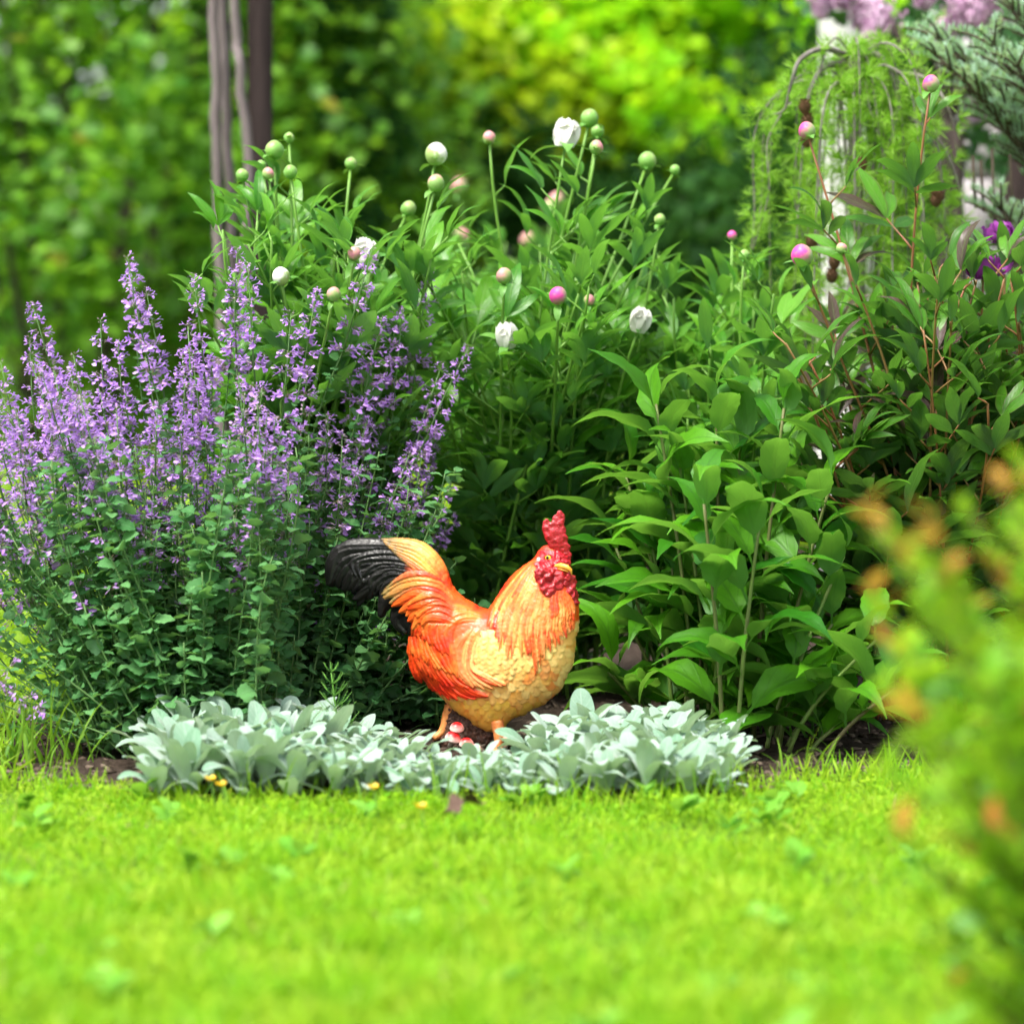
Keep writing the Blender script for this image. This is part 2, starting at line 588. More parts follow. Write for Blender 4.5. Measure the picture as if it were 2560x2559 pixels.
def lawn(x0, x1, y0, y1, dens, hmul=1., cl=.22, keep=None, wide=1.):
    n = int((x1 - x0) * (y1 - y0) * dens)
    x, y = rng.uniform(x0, x1, n), rng.uniform(y0, y1, n)
    k = ~in_poly(x, y, BED) | (seg_dist(x, y, BED) < rng.uniform(0, .055, n))
    if keep is not None:
        k &= keep(x, y)
    x, y = x[k], y[k]
    n = len(x)
    pn = vn2(x, y, .13, 51) * .6 + vn2(x, y, .05, 52) * .4
    kk = rng.random(n) < np.clip(.35 + 1.5 * (pn - .25), .25, 1)
    x, y, pn = x[kk], y[kk], pn[kk]
    n = len(x)
    isc = rng.random(n) < cl * (.5 + vn2(x, y, .22, 53))
    patch = .55 + 1.1 * pn
    D = rand_dirs(n) * A3(1, 1, .3)
    D[:, 2] = np.where(isc, rng.uniform(-.1, .5, n), rng.uniform(.5, 1.8, n))
    S = np.where(isc, rng.uniform(.007, .013, n), rng.uniform(.022, .054, n) * patch * np.interp(y, [4.1, 4.75], [.95, .7])) * hmul
    z = np.where(isc, rng.uniform(.006, .026, n) * patch, 0.)
    U = rand_dirs(n) * .5 + np.where(isc[:, None], A3(0, 0, 1.5), A3(0, -.3, .5))
    S3 = np.stack([S * np.where(isc, 1., wide), S, S], 1)
    idx = np.where(isc, 3 + rng.integers(0, 2, n), rng.integers(0, 3, n))
    return frames(np.stack([x, y, z], 1), D, U, S3), idx


parts = [lawn(-.95, .95, 3.15, 5.35, 33000), lawn(-2.4, -.95, 3.0, 5.4, 9000), lawn(.95, 2.4, 3.0, 5.4, 9000),
         lawn(-1.6, 1.6, 1.6, 3.15, 9000, 1.2)]
M = np.concatenate([p[0] for p in parts]); ix = np.concatenate([p[1] for p in parts])
so = scatter(blade + clover, M, ix)
nw_ = 95                     # broad-leaved weeds in the sward
wx, wy = rng.uniform(-1.3, 1.3, nw_), rng.uniform(3.0, 5.0, nw_)
k = np.repeat(np.arange(nw_), 6)
az_ = rng.uniform(0, 6.283, len(k))
Mw = frames(np.stack([wx[k], wy[k], rng.uniform(.01, .03, len(k))], 1), np.stack([np.cos(az_), np.sin(az_), rng.uniform(.1, .9, len(k))], 1), A3(0, 0, 1) + rand_dirs(len(k)) * .3,
            rng.uniform(.022, .045, len(k)))
scatter([leaf_tpl(.28, .6, .5, 4, 2, bend=.8, rise=.5, fold=.15, seed=1)], Mw, np.zeros(len(k), int), so, 1)
n = 1500                      # a ragged fringe of longer blades along the bed edge
ex = rng.uniform(-1.1, 1.3, n)
ey = np.interp(ex, [q_[0] for q_ in BED[:9]], [q_[1] for q_ in BED[:9]]) + rng.normal(-.015, .03, n)
tall_ = .5 + vn2(ex, ey, .09, 77)
Me = frames(np.stack([ex, ey, np.zeros(n)], 1), rand_dirs(n) * A3(.5, .5, 0) + A3(0, 0, 1), rand_dirs(n) + A3(0, -.5, .3), np.stack([rng.uniform(.03, .06, n), rng.uniform(.02, .06, n) * tall_, rng.uniform(.02, .06, n) * tall_], 1))
scatter(blade, Me, rng.integers(0, 3, n), so, 0)
stuff(tag(obj('lawn_grass', so.mesh('lawn_grass', [MAT['grass'], MAT['weed']])), 'bright green short lawn grass and clover in front of the bed', 'grass'))
parts = [lawn(-2.6, -.2, 5.2, 8.5, 8000, 2.9, .3), lawn(-5.0, 1.2, 8.5, 15.0, 1500, 5.0, .3, wide=1.6)]
M = np.concatenate([p[0] for p in parts]); ix = np.concatenate([p[1] for p in parts])
so = scatter(blade + clover, M, ix)
stuff(tag(obj('back_lawn_grass', so.mesh('back_lawn_grass', [MAT['far_grass']])), 'sunlit lawn grass behind the catmint towards the hedge', 'grass'))

# longer grass along the bed edge and by the catmint
lb = [leaf_tpl(.028, .2, .7, 5, 2, bend=b, rise=.15, fold=.3, seed=i) for i, b in enumerate((.5, 1.1, 1.9))]


def tuft(name, label, x, y, n, h, spread, mat='long_grass', group=None, lean=.35):
    M, id_ = [], rng.integers(0, 3, n)
    d = rand_dirs(n)
    d[:, 2] = 1.4 + np.abs(d[:, 2])
    d[:, :2] *= lean * 2.2
    pp = np.stack([rng.normal(x, spread, n), rng.normal(y, spread * .6, n), np.full(n, -.002)], 1)
    hh = rng.uniform(.5, 1, n) * h
    ww = np.full(n, .075) * rng.uniform(.7, 1.4, n)
    M = frames(pp, d, rand_dirs(n) + A3(0, -.4, .4), np.stack([ww, hh, hh], 1))
    root = thing(name, label, 'grass', (x, y, 0), group)
    meshes = [new_mesh('blade', v, f, u, [MAT[mat]]) for v, f, u in lb]
    for i in range(n):
        m_ = M[i].copy(); m_[:3, 3] -= A3(x, y, 0)
        obj('blade', meshes[id_[i]], root, m_)
    return root


# ------------------------------------------------------------------ garden rooster statue
US = 0.00024386                     # metres per authoring unit
R_Y, R_X = 5.55, GX(780 + .3625 * 1000, 5.55)
BODY = [(480, 338), (560, 330), (640, 332), (710, 345), (780, 370), (840, 420), (890, 475), (920, 530), (945, 590), (960, 630), (1000, 685),
        (1050, 728), (1090, 748), (1150, 785), (1190, 803), (1217, 806), (1240, 770), (1290, 690), (1340, 610), (1400, 545), (1460, 495),
        (1520, 455), (1545, 425), (1560, 395), (1580, 368), (1610, 352), (1650, 352), (1700, 370), (1740, 400), (1772, 430), (1776, 470),
        (1770, 520), (1782, 560), (1800, 620), (1825, 690), (1838, 740), (1840, 800), (1834, 880), (1828, 940), (1812, 985), (1815, 1010),
        (1805, 1060), (1806, 1110), (1795, 1150), (1790, 1185), (1765, 1215), (1745, 1265), (1725, 1320), (1700, 1355), (1660, 1390),
        (1615, 1425), (1605, 1445), (1550, 1465), (1510, 1485), (1475, 1520), (1420, 1535), (1375, 1555), (1350, 1575), (1338, 1600),
        (1320, 1640), (1315, 1660), (1262, 1665), (1225, 1645), (1190, 1640), (1150, 1620), (1110, 1605), (1095, 1575), (1050, 1550),
        (1000, 1520), (960, 1490), (930, 1460), (905, 1430), (860, 1400), (835, 1370), (805, 1335), (790, 1310), (770, 1290), (735, 1310),
        (705, 1290), (680, 1250), (675, 1210), (668, 1175), (650, 1130), (645, 1080), (665, 1030), (700, 985), (670, 990), (620, 985),
        (575, 955), (540, 900), (530, 850), (540, 808), (510, 838), (480, 882), (455, 893), (437, 870), (437, 820), (452, 750), (450, 700),
        (405, 715), (360, 755), (320, 803), (293, 808), (285, 760), (295, 690), (260, 695), (225, 705), (203, 722), (200, 690), (208, 650),
        (195, 620), (165, 650), (120, 683), (85, 672), (72, 620), (78, 550), (105, 470), (155, 405), (230, 362), (330, 345), (420, 346)]


def poisson(poly, step, pad=3):
    """smooth dome over an outline: solves lap h = -1 inside, 0 on the rim (coarse to fine)"""
    p = np.array(poly, float)
    u0, v0 = p.min(0) - pad * step
    u1, v1 = p.max(0) + pad * step
    h = None
    for mul, it in ((4, 500), (2, 350), (1, 220)):
        st = step * mul
        us, vs = np.arange(u0, u1 + st, st), np.arange(v0, v1 + st, st)
        uu, vv = np.meshgrid(us, vs, indexing='ij')
        ins = in_poly(uu, vv, poly)
        if h is None:
            h = np.zeros(uu.shape)
        else:
            h = bil(h, pu, pv, uu, vv)
        h = np.where(ins, h, 0)
        for _ in range(it):
            a = h.copy()
            a[1:-1, 1:-1] = .25 * (h[2:, 1:-1] + h[:-2, 1:-1] + h[1:-1, 2:] + h[1:-1, :-2] + st * st)
            h = np.where(ins, a, 0)
        pu, pv = us, vs
    sd = seg_dist(uu, vv, poly)
    return us, vs, np.where(ins, np.maximum(h, sd * step * .6), -sd * step * 3.0)


def bil(A, us, vs, u, v):
    fu = np.clip((u - us[0]) / (us[1] - us[0]), 0, len(us) - 1.001)
    fv = np.clip((v - vs[0]) / (vs[1] - vs[0]), 0, len(vs) - 1.001)
    i, j = fu.astype(int), fv.astype(int)
    a, b = fu - i, fv - j
    if A.ndim == 3:
        a, b = a[..., None], b[..., None]
    return (1 - a) * (1 - b) * A[i, j] + a * (1 - b) * A[i + 1, j] + (1 - a) * b * A[i, j + 1] + a * b * A[i + 1, j + 1]


def surface_nets(Fv, us, vs, ws):
    S = Fv > 0
    nu, nv_, nw_ = Fv.shape
    cs = (nu - 1, nv_ - 1, nw_ - 1)
    cnt = np.zeros(cs, np.int16)
    acc = np.zeros(cs + (3,), np.float32)
    corners = [(i, j, k) for i in (0, 1) for j in (0, 1) for k in (0, 1)]
    sl = lambda c: tuple(slice(c[a], c[a] + cs[a]) for a in range(3))
    for a in range(3):
        for c in corners:
            if c[a]:
                continue
            c2 = list(c); c2[a] = 1
            f0, f1 = Fv[sl(c)], Fv[sl(c2)]
            cr = (f0 > 0) != (f1 > 0)
            t = np.where(cr, f0 / np.where(cr, f0 - f1, 1), 0)
            cnt += cr
            for b in range(3):
                acc[..., b] += np.where(cr, t if b == a else c[b], 0)
    act = cnt > 0
    ids = np.full(cs, -1, np.int32)
    ids[act] = np.arange(act.sum())
    ii = np.argwhere(act)
    loc = acc[act] / cnt[act][:, None]
    st = np.array([us[1] - us[0], vs[1] - vs[0], ws[1] - ws[0]])
    V = np.array([us[0], vs[0], ws[0]]) + (ii + loc) * st
    Q = []
    for a in range(3):
        b, c = [x for x in range(3) if x != a]
        s0 = [slice(None)] * 3; s1 = [slice(None)] * 3
        s0[a], s1[a] = slice(0, -1), slice(1, None)
        s0[b] = s1[b] = slice(1, -1); s0[c] = s1[c] = slice(1, -1)
        x0, x1 = S[tuple(s0)], S[tuple(s1)]
        for flip, cr in ((0, x0 & ~x1), (1, ~x0 & x1)):
            e = np.argwhere(cr)
            if not len(e):
                continue
            idx = e.copy(); idx[:, b] += 1; idx[:, c] += 1
            def cell(db, dc):
                k = idx.copy(); k[:, b] += db; k[:, c] += dc
                return ids[k[:, 0], k[:, 1], k[:, 2]]
            q = np.stack([cell(-1, -1), cell(0, -1), cell(0, 0), cell(-1, 0)], 1)
            if (flip == 1) ^ (a == 1):
                q = q[:, ::-1]
            Q.append(q)
    return V, np.concatenate(Q)


def relax(V, Q, it=3, lam=.5):
    e = np.concatenate([Q[:, [0, 1]], Q[:, [1, 2]], Q[:, [2, 3]], Q[:, [3, 0]]])
    for _ in range(it):
        acc = np.zeros_like(V); n = np.zeros(len(V))
        np.add.at(acc, e[:, 0], V[e[:, 1]]); np.add.at(n, e[:, 0], 1)
        np.add.at(acc, e[:, 1], V[e[:, 0]]); np.add.at(n, e[:, 1], 1)
        V = V + lam * (acc / np.maximum(n, 1)[:, None] - V)
    return V


def vnormals(V, Q):
    nrm = np.zeros_like(V)
    fn = np.cross(V[Q[:, 2]] - V[Q[:, 0]], V[Q[:, 3]] - V[Q[:, 1]])
    for i in range(4):
        np.add.at(nrm, Q[:, i], fn)
    return nrm / (np.linalg.norm(nrm, axis=1, keepdims=True) + 1e-9)


def inflate(poly, step, cfun, wst=None, it=3):
    us, vs, h = poisson(poly, step)
    uu, vv = np.meshgrid(us, vs, indexing='ij')
    c = cfun(uu, vv) if callable(cfun) else np.full(uu.shape, cfun)
    g = np.where(h > 0, 2 * h * c * c, h)
    wm = math.sqrt(max(g.max(), 1)) + 3 * step
    ws = np.arange(-wm, wm + step, wst or step)
    Fv = (g[:, :, None] - ws[None, None, :] ** 2).astype(np.float32)
    V, Q = surface_nets(Fv, us, vs, ws)
    V = relax(V, Q, it)
    N = vnormals(V, Q)
    # outward check
    if np.mean(N[:, 2] * V[:, 2]) < 0:
        Q = Q[:, ::-1]; N = -N
    return V, Q, N, (us, vs, np.sqrt(np.maximum(g, 0)))


YAW = .30                                   # the chest is turned a little to the viewer


def to_local(V):
    """authoring units (right, down, towards the viewer) to metres from the statue's foot"""
    V = np.asarray(V, float)
    return np.stack([(V[..., 0] - 1000) * US, -V[..., 2] * US - YAW * (V[..., 0] - 1100) * US, (1793 - V[..., 1]) * US], -1)


MAP = 3.0
mu, mv = np.arange(0, 1931, MAP), np.arange(60, 1800, MAP)
MU, MV = np.meshgrid(mu, mv, indexing='ij')
Hm = np.zeros(MU.shape)
OR, YE, RE, PY, BK = (np.array(srgb(*c)) for c in ((230, 86, 24), (240, 168, 72), (218, 40, 18), (242, 208, 128), (24, 23, 23)))
Cm = np.zeros(MU.shape + (3,)) + OR
grn = np.random.default_rng(5)


def vnoise(u, v, s, seed):
    g = np.random.default_rng(seed).random((64, 64))
    x, y = (u / s) % 63, (v / s) % 63
    i, j = x.astype(int), y.astype(int)
    a, b = x - i, y - j
    a, b = a * a * (3 - 2 * a), b * b * (3 - 2 * b)
    return (1 - a) * (1 - b) * g[i, j] + a * (1 - b) * g[i + 1, j] + (1 - a) * b * g[i, j + 1] + a * b * g[i + 1, j + 1]


def stamp(path, width, c0, c1, lift=9., dome=10., stri=2.5, tip=.55, n=22, freq=.35, root=.35, mid=None):
    p = smooth_path(path, n)
    lo, hi = p.min(0) - width - 4, p.max(0) + width + 4
    i0, i1 = np.searchsorted(mu, [lo[0], hi[0]]); j0, j1 = np.searchsorted(mv, [lo[1], hi[1]])
    if i1 <= i0 or j1 <= j0:
        return
    u, v = MU[i0:i1, j0:j1], MV[i0:i1, j0:j1]
    best = np.full(u.shape, 1e9); T = np.zeros(u.shape); Sg = np.zeros(u.shape)
    for k in range(n - 1):
        a, b = p[k], p[k + 1]
        d = b - a
        L2 = d @ d + 1e-9
        t = np.clip(((u - a[0]) * d[0] + (v - a[1]) * d[1]) / L2, 0, 1)
        ex, ey = u - a[0] - t * d[0], v - a[1] - t * d[1]
        dd = ex * ex + ey * ey
        m = dd < best
        best = np.where(m, dd, best); T = np.where(m, (k + t) / (n - 1), T)
        Sg = np.where(m, np.sign(d[0] * ey - d[1] * ex), Sg)
    s = np.sqrt(best) * Sg
    ww = width * np.minimum(1, (root + (1 - root) * np.minimum(1, T / .35))) * np.sqrt(np.clip((1 - T) / tip, 0, 1))
    ins = (np.abs(s) < ww) & (T > 0)
    q = np.clip(1 - (s / np.maximum(ww, 1e-3)) ** 2, 0, 1)
    h = lift * T + dome * np.sqrt(q) + .5 * stri * np.sin(s * freq + 3 * np.sin(T * 5)) * q - .5 * dome
    fade = np.clip(T / .18, 0, 1)
    Hm[i0:i1, j0:j1] = np.where(ins, h * fade + Hm[i0:i1, j0:j1] * (1 - fade), Hm[i0:i1, j0:j1])
    c0, c1 = np.asarray(c0), np.asarray(c1)
    tt = np.clip(T + .25 * (vnoise(u, v, 23, 3) - .5), 0, 1)[..., None]
    if mid is None:
        col = c0 * (1 - tt) + c1 * tt
    else:
        mid = np.asarray(mid)
        col = np.where(tt < .5, c0 * (1 - 2 * tt) + mid * 2 * tt, mid * (2 - 2 * tt) + c1 * (2 * tt - 1))
    f = (np.where(ins, fade, 0) * .92)[..., None]
    Cm[i0:i1, j0:j1] = Cm[i0:i1, j0:j1] * (1 - f) + col * f


def lerp(a, b, t):
    return np.asarray(a) * (1 - t) + np.asarray(b) * t


def guide(curves, t):
    """blend between neighbouring guide curves (all with the same number of points)"""
    x = t * (len(curves) - 1)
    i = min(int(x), len(curves) - 2)
    return lerp(np.array(curves[i], float), np.array(curves[i + 1], float), x - i)


# ground colours: yellow breast and belly, orange back
yb = np.clip((MU - 1150) / 260, 0, 1) * np.clip((MV - 900) / 160, 0, 1)
yb = np.maximum(yb, np.clip((MV - 1330 - .12 * (1250 - MU)) / 70, 0, 1))
Cm[:] = OR * (1 - yb[..., None]) + YE * yb[..., None]
# breast and belly scales, lowest rows first
for v in np.arange(1640, 900, -46):
    for u in np.arange(820, 1840, 70):
        uu_, vv_ = u + grn.uniform(-14, 14) + (35 if int(v / 46) % 2 else 0), v + grn.uniform(-9, 9)
        if uu_ < 1130 and vv_ < 1390:
            continue
        if uu_ < 1400 and vv_ < 1040:
            continue
        c = lerp(YE, PY, grn.random() * (1 if vv_ < 1400 else .4))
        if grn.random() < .13:
            c = lerp(c, OR, .55)
        if vv_ > 1450:
            c = lerp(c, np.array(srgb(244, 206, 70)), .7)
        lean = (uu_ - 1350) * .02
        stamp([(uu_ - lean, vv_ - 52), (uu_, vv_), (uu_ + lean, vv_ + 30 + grn.uniform(-8, 8))], 42 + grn.uniform(-7, 7), c, lerp(c, PY, .25), 5, 4, .8, tip=.8, n=7, freq=.5, root=.8)
# rear fluff / lower saddle feathers
low = [[(820, 940), (740, 1060), (700, 1180), (730, 1300)], [(880, 960), (800, 1120), (780, 1220), (850, 1370)],
       [(940, 1000), (860, 1150), (860, 1260), (960, 1410)], [(1000, 1060), (930, 1200), (960, 1310), (1080, 1400)],
       [(1060, 1120), (1020, 1260), (1080, 1340), (1210, 1380)]]
for t in np.linspace(0, 1, 17):
    a = guide(low, min(1, max(0, t + grn.uniform(-.02, .02))))
    stamp(a + grn.uniform(-12, 12, (4, 2)), grn.uniform(36, 54), lerp(OR, YE, grn.random() * .6), lerp(OR, RE, grn.uniform(.1, 1)), 14, 14, 4, mid=lerp(OR, RE, grn.random() * .7))
for t in np.linspace(0.05, .95, 13):
    a = guide(low, t); a = a[0] + (a - a[0]) * np.linspace(0, .78, 4)[:, None] / np.maximum(np.linspace(0, 1, 4)[:, None], 1e-6) * np.array([[0], [1], [1], [1]])
    stamp(a + grn.uniform(-10, 10, 2), grn.uniform(26, 36), lerp(OR, YE, grn.random() * .7), lerp(RE, OR, grn.uniform(0, .7)), 16, 14, 4)
# wing: shoulder scales, then long wing feathers
for v in np.arange(1270, 960, -34):
    for u in np.arange(1090, 1420, 50):
        uu_, vv_ = u + grn.uniform(-10, 10), v + grn.uniform(-8, 8)
        if ((uu_ - 1250) / 160) ** 2 + ((vv_ - 1120) / 170) ** 2 > 1:
            continue
        stamp([(uu_ + 8, vv_ - 36), (uu_, vv_), (uu_ - 10, vv_ + 24)], 30, lerp(PY, YE, grn.random()), lerp(PY, OR, grn.random() * .3), 8, 7, 1.5, tip=.8, n=7, root=.8)
wing = [[(1170, 930), (1090, 1060), (1110, 1190), (1330, 1295)], [(1130, 920), (1050, 1070), (1070, 1220), (1240, 1320)],
        [(1090, 920), (1010, 1060), (1020, 1200), (1120, 1330)]]
for t in np.linspace(0, 1, 8):
    stamp(guide(wing, t) + grn.uniform(-14, 14, (4, 2)), grn.uniform(34, 48), lerp(OR, YE, grn.random() * .6), lerp(OR, PY, grn.random() * .5), 16, 15, 4, mid=lerp(RE, PY, grn.random() * .8))
# saddle feathers sweeping from the back
sad = [[(1200, 850), (1010, 850), (930, 960), (960, 1110), (1010, 1250)], [(1160, 830), (940, 830), (850, 950), (880, 1100), (960, 1230)],
       [(1100, 800), (900, 800), (790, 920), (800, 1040), (830, 1190)], [(1050, 770), (870, 770), (740, 880), (710, 980), (700, 1120)]]
for t in np.linspace(1, 0, 11):
    stamp(guide(sad, t) + grn.uniform(-16, 16, (5, 2)), grn.uniform(38, 60), lerp(OR, YE, grn.random() * .5), lerp(OR, YE, grn.random() * .6), 15, 15, 4.5,
          mid=lerp(OR, RE, grn.random() * .8))
for t in np.linspace(1, 0, 12):
    a = guide(sad, t)[:4] * .97 + np.array([1010, 850]) * .03
    stamp(a + grn.uniform(-18, 18, (4, 2)), grn.uniform(20, 38), lerp(OR, YE, grn.random() * .6), lerp(OR, RE, grn.random()), 19, 15, 4, mid=lerp(OR, YE, grn.random() * .6))
# tail: black sickles, then yellow and orange coverts over their roots
tail = [[(760, 400), (420, 360), (170, 430), (90, 660)], [(760, 450), (440, 410), (210, 480), (120, 660)], [(740, 500), (460, 470), (280, 540), (215, 700)],
        [(720, 540), (500, 530), (360, 600), (250, 690)], [(700, 580), (540, 580), (410, 650), (305, 790)], [(720, 640), (600, 650), (500, 720), (455, 870)]]
m = (MU < 640) & (MV < 1000)
Cm[m] = BK
m = (MU < 690) & (MV > 740) & (MV < 1000) & (MU > 520)
Cm[m] = BK
for t in np.linspace(1, 0, 9):
    stamp(guide(tail, t) + grn.uniform(-9, 9, (4, 2)), grn.uniform(44, 62), BK, BK * 1.15, 16, 24, 5, tip=.35, freq=.21)
for t in grn.uniform(0.05, .9, 9):
    a = guide(tail, t); a = a[0] + (a - a[0]) * np.array([[0], [.9], [.9], [grn.uniform(.65, .9)]])
    stamp(a + grn.uniform(-14, 14, (4, 2)), grn.uniform(16, 30), BK, BK * 1.2, 22, 20, 5, tip=.6, freq=.3)
for t in np.linspace(0, 1, 5):
    stamp([(680, 800 + 20 * t), (600 - 30 * t, 830 + 30 * t), (560 + 20 * t, 890 + 40 * t), (600 + 50 * t, 975)], 34, BK, BK, 12, 14, 4)
cov = [[(960, 640), (860, 470), (720, 370), (470, 345)], [(960, 680), (850, 540), (700, 440), (520, 385)], [(960, 700), (850, 600), (740, 520), (590, 440)]]
cc = [(YE * .8, RE), (OR, np.array(srgb(214, 170, 90))), (OR, RE), (YE, PY), (OR, YE)]
for k, t in enumerate(np.linspace(1, 0, 7)):
    c = cc[k % 5]
    tipc = lerp(BK, np.array(srgb(190, 160, 100)), .35)
    stamp(guide(cov, t), 42, lerp(OR, RE, .25 * (k % 3)), tipc, 15, 16, 4, tip=.6, mid=c[0] if k % 2 else lerp(c[1], YE, .5))
cov2 = [[(1000, 740), (860, 640), (680, 590), (490, 680)], [(990, 760), (850, 690), (680, 650), (480, 720)], [(980, 790), (840, 740), (700, 720), (560, 800)],
        [(1000, 830), (880, 800), (740, 790), (640, 850)], [(980, 880), (860, 860), (760, 860), (690, 930)]]
for k, t in enumerate(np.linspace(.0, 1, 9)):
    tipc = (lerp(BK, PY, .4) if k < 4 else lerp(OR, YE, grn.random() * .6))
    stamp(guide(cov2, t) + grn.uniform(-14, 14, (4, 2)), grn.uniform(44, 64), lerp(OR, YE, grn.random() * .7), tipc, 16, 16, 4.5, tip=.5,
          mid=lerp(RE, OR, .2) if k % 3 == 0 else lerp(OR, YE, grn.random() * .6))
for k, t in enumerate(np.linspace(.45, 1, 6)):
    a = guide(cov2, t); a = a * .75 + a[0] * .25
    stamp(a + grn.uniform(-16, 16, (4, 2)), grn.uniform(34, 52), lerp(OR, RE, grn.random() * .5), lerp(OR, YE, grn.random() * .6), 20, 20, 4, tip=.5)
# hackle: long strands from the nape down over shoulder and breast, in three tiers
hak = [[(1560, 430), (1390, 610), (1270, 770), (1215, 900)], [(1565, 460), (1430, 640), (1310, 850), (1270, 1040)],
       [(1575, 500), (1480, 680), (1380, 880), (1335, 1120)], [(1590, 540), (1530, 720), (1460, 900), (1480, 1090)],
       [(1620, 580), (1580, 740), (1530, 930), (1540, 1230)], [(1660, 620), (1640, 780), (1610, 920), (1620, 1080)],
       [(1700, 640), (1710, 780), (1690, 880), (1720, 1000)], [(1740, 650), (1790, 760), (1790, 840), (1790, 930)]]
for tier, (f0, f1, wd, cnt_) in enumerate(((.30, 1.0, 25, 46), (.12, .78, 24, 40), (.0, .55, 22, 34))):
    for t in np.linspace(0, 1, cnt_):
        tj = min(1, max(0, t + grn.uniform(-.015, .015)))
        a = smooth_path(guide(hak, tj), 30)
        e = f1 * grn.uniform(.86, 1.04)
        i0, i1 = int(f0 * 29), min(29, int(e * 29))
        a = a[np.linspace(i0, i1, 6).astype(int)]
        red = grn.random() < (.38 if tier == 0 else .16)
        c1 = lerp(RE, OR, grn.random() * .5) if red else lerp(OR, PY, grn.uniform(.05, .55))
        stamp(a, wd * grn.uniform(.7, 1.15), lerp(OR, YE, grn.random() * .35), c1, 11, 11, 3., tip=.7, freq=.45, mid=lerp(OR, YE, grn.random() * .8))
# loose red and orange washes over the orange parts
or_ = np.clip(1 - 3.2 * np.abs(Cm[..., 2] - OR[2]) / .12, 0, 1) * (Cm[..., 0] > .3)
wr = np.clip((vnoise(MU + .6 * MV, MV, 95, 21) - .47) / .25, 0, 1) * .8 * or_
Cm[:] = Cm * (1 - wr[..., None]) + RE * wr[..., None]
# red face
fr = in_poly(MU, MV, [(1572, 392), (1600, 378), (1650, 385), (1700, 380), (1790, 420), (1795, 500), (1700, 560), (1620, 560), (1555, 520), (1530, 480), (1560, 450)])
Cm[fr] = np.array(srgb(176, 18, 34))
Hm[fr] = 4 + 14 * (vnoise(MU, MV, 17, 8) - .5)[fr] + 8 * (vnoise(MU, MV, 8, 9) - .5)[fr]
# fine modelling marks everywhere
Hm += 3.0 * (vnoise(MU, MV, 14, 1) - .5)
Cm *= (1 + .16 * (vnoise(MU, MV, 60, 4) - .5))[..., None]


def cfun(u, v):
    t = np.clip((u - 420) / 420, 0, 1)
    t = t * t * (3 - 2 * t)
    c = .30 + .52 * t
    hd = np.clip((640 - v) / 160, 0, 1) * (u > 1300)
    return c * (1 - .1 * hd)


def soft(A, it):
    for _ in range(it):
        B = A.copy()
        B[1:-1, 1:-1] = (A[1:-1, 1:-1] * 2 + A[2:, 1:-1] + A[:-2, 1:-1] + A[1:-1, 2:] + A[1:-1, :-2]) / 6
        A = B
    return A


Hs = soft(Hm, 1)
Bv, Bq, Bn, (bu, bvv, bw) = inflate(BODY, 6.5, cfun)
hh = bil(Hs, mu, mv, Bv[:, 0], Bv[:, 1])
Bv2 = Bv + Bn * np.clip(hh, -16, 34)[:, None] * 1.15
bc = bil(Cm, mu, mv, Bv[:, 0], Bv[:, 1])


def wsurf(u, v):
    return float(bil(bw, bu, bvv, np.array(u, float), np.array(v, float)))


t = NT('painted_resin')
at = t.n('ShaderNodeAttribute', attribute_name='Paint')
nz = t.noise(260., 4., .6)
nz2 = t.noise(38., 3., .6)
colr = t.mix(t.ramp(nz2, .42, .75, 0., .35), at.outputs['Color'], t.mix(1., at.outputs['Color'], (.80, .55, .40), 'MULTIPLY'))
MAT['resin'] = t.out(t.pbsdf(colr, t.ramp(nz2, .3, .7, .34, .55), .45, t.bump(nz, .35, .0012), coat=.06))
t = NT('red_resin')
nz = t.noise(170., 4., .65)
MAT['red_resin'] = t.out(t.pbsdf(t.mix(t.ramp(nz, .4, .7), srgb(150, 8, 22), srgb(196, 34, 48)), .3, .5, t.bump(nz, .8, .003), coat=.2))
MAT['beak'] = plain_mat('beak_paint', srgb(236, 150, 40), srgb(250, 196, 90), 120, .35, .5, .2, .001, 0.)
MAT['eye_yellow'] = plain_mat('eye_yellow', srgb(250, 205, 60), srgb(240, 190, 50), 20, .3, .5, 0., .001, 0.)
MAT['eye_black'] = plain_mat('eye_black', (.006, .006, .006), (.01, .01, .01), 20, .12, .6, 0., .001, 0.)
MAT['white_paint'] = plain_mat('white_paint', (.72, .70, .66), (.8, .78, .75), 80, .4, .4, .1, .001, 0.)
MAT['leg_paint'] = plain_mat('leg_paint', srgb(205, 110, 55), srgb(235, 165, 95), 90, .45, .4, .5, .002, 0.)
MAT['bark_paint'] = plain_mat('stump_paint', srgb(40, 26, 20), srgb(104, 72, 56), 120, .6, .35, .8, .004, 0.)

ROOT = thing('rooster_statue', 'glossy painted orange and yellow rooster statue with black tail and red comb', 'statue', (R_X, R_Y, .005))
body = obj('body', new_mesh('rooster_body', to_local(Bv2), Bq, None, [MAT['resin']], col=bc), ROOT)
body['label'] = 'orange, yellow and black feathered body'


def inflated_part(name, poly, step, c, mat, woff=0., tilt=0., noise=0., nsc=30., seed=0, parent=ROOT, center=None, it=3, ridge=None):
    V, Q, N, _ = inflate(poly, step, c, it=it)
    if noise:
        d = noise * (vnoise(V[:, 0], V[:, 1] + V[:, 2] * .7, nsc, seed) - .5) + noise * .5 * (vnoise(V[:, 0], V[:, 1], nsc * .45, seed + 1) - .5)
        V = V + N * d[:, None]
    cu = center if center is not None else np.mean(np.array(poly)[:, 0])
    V[:, 2] += woff + (V[:, 0] - cu) * tilt
    return obj(name, new_mesh(name, to_local(V), Q, None, [mat]), parent)


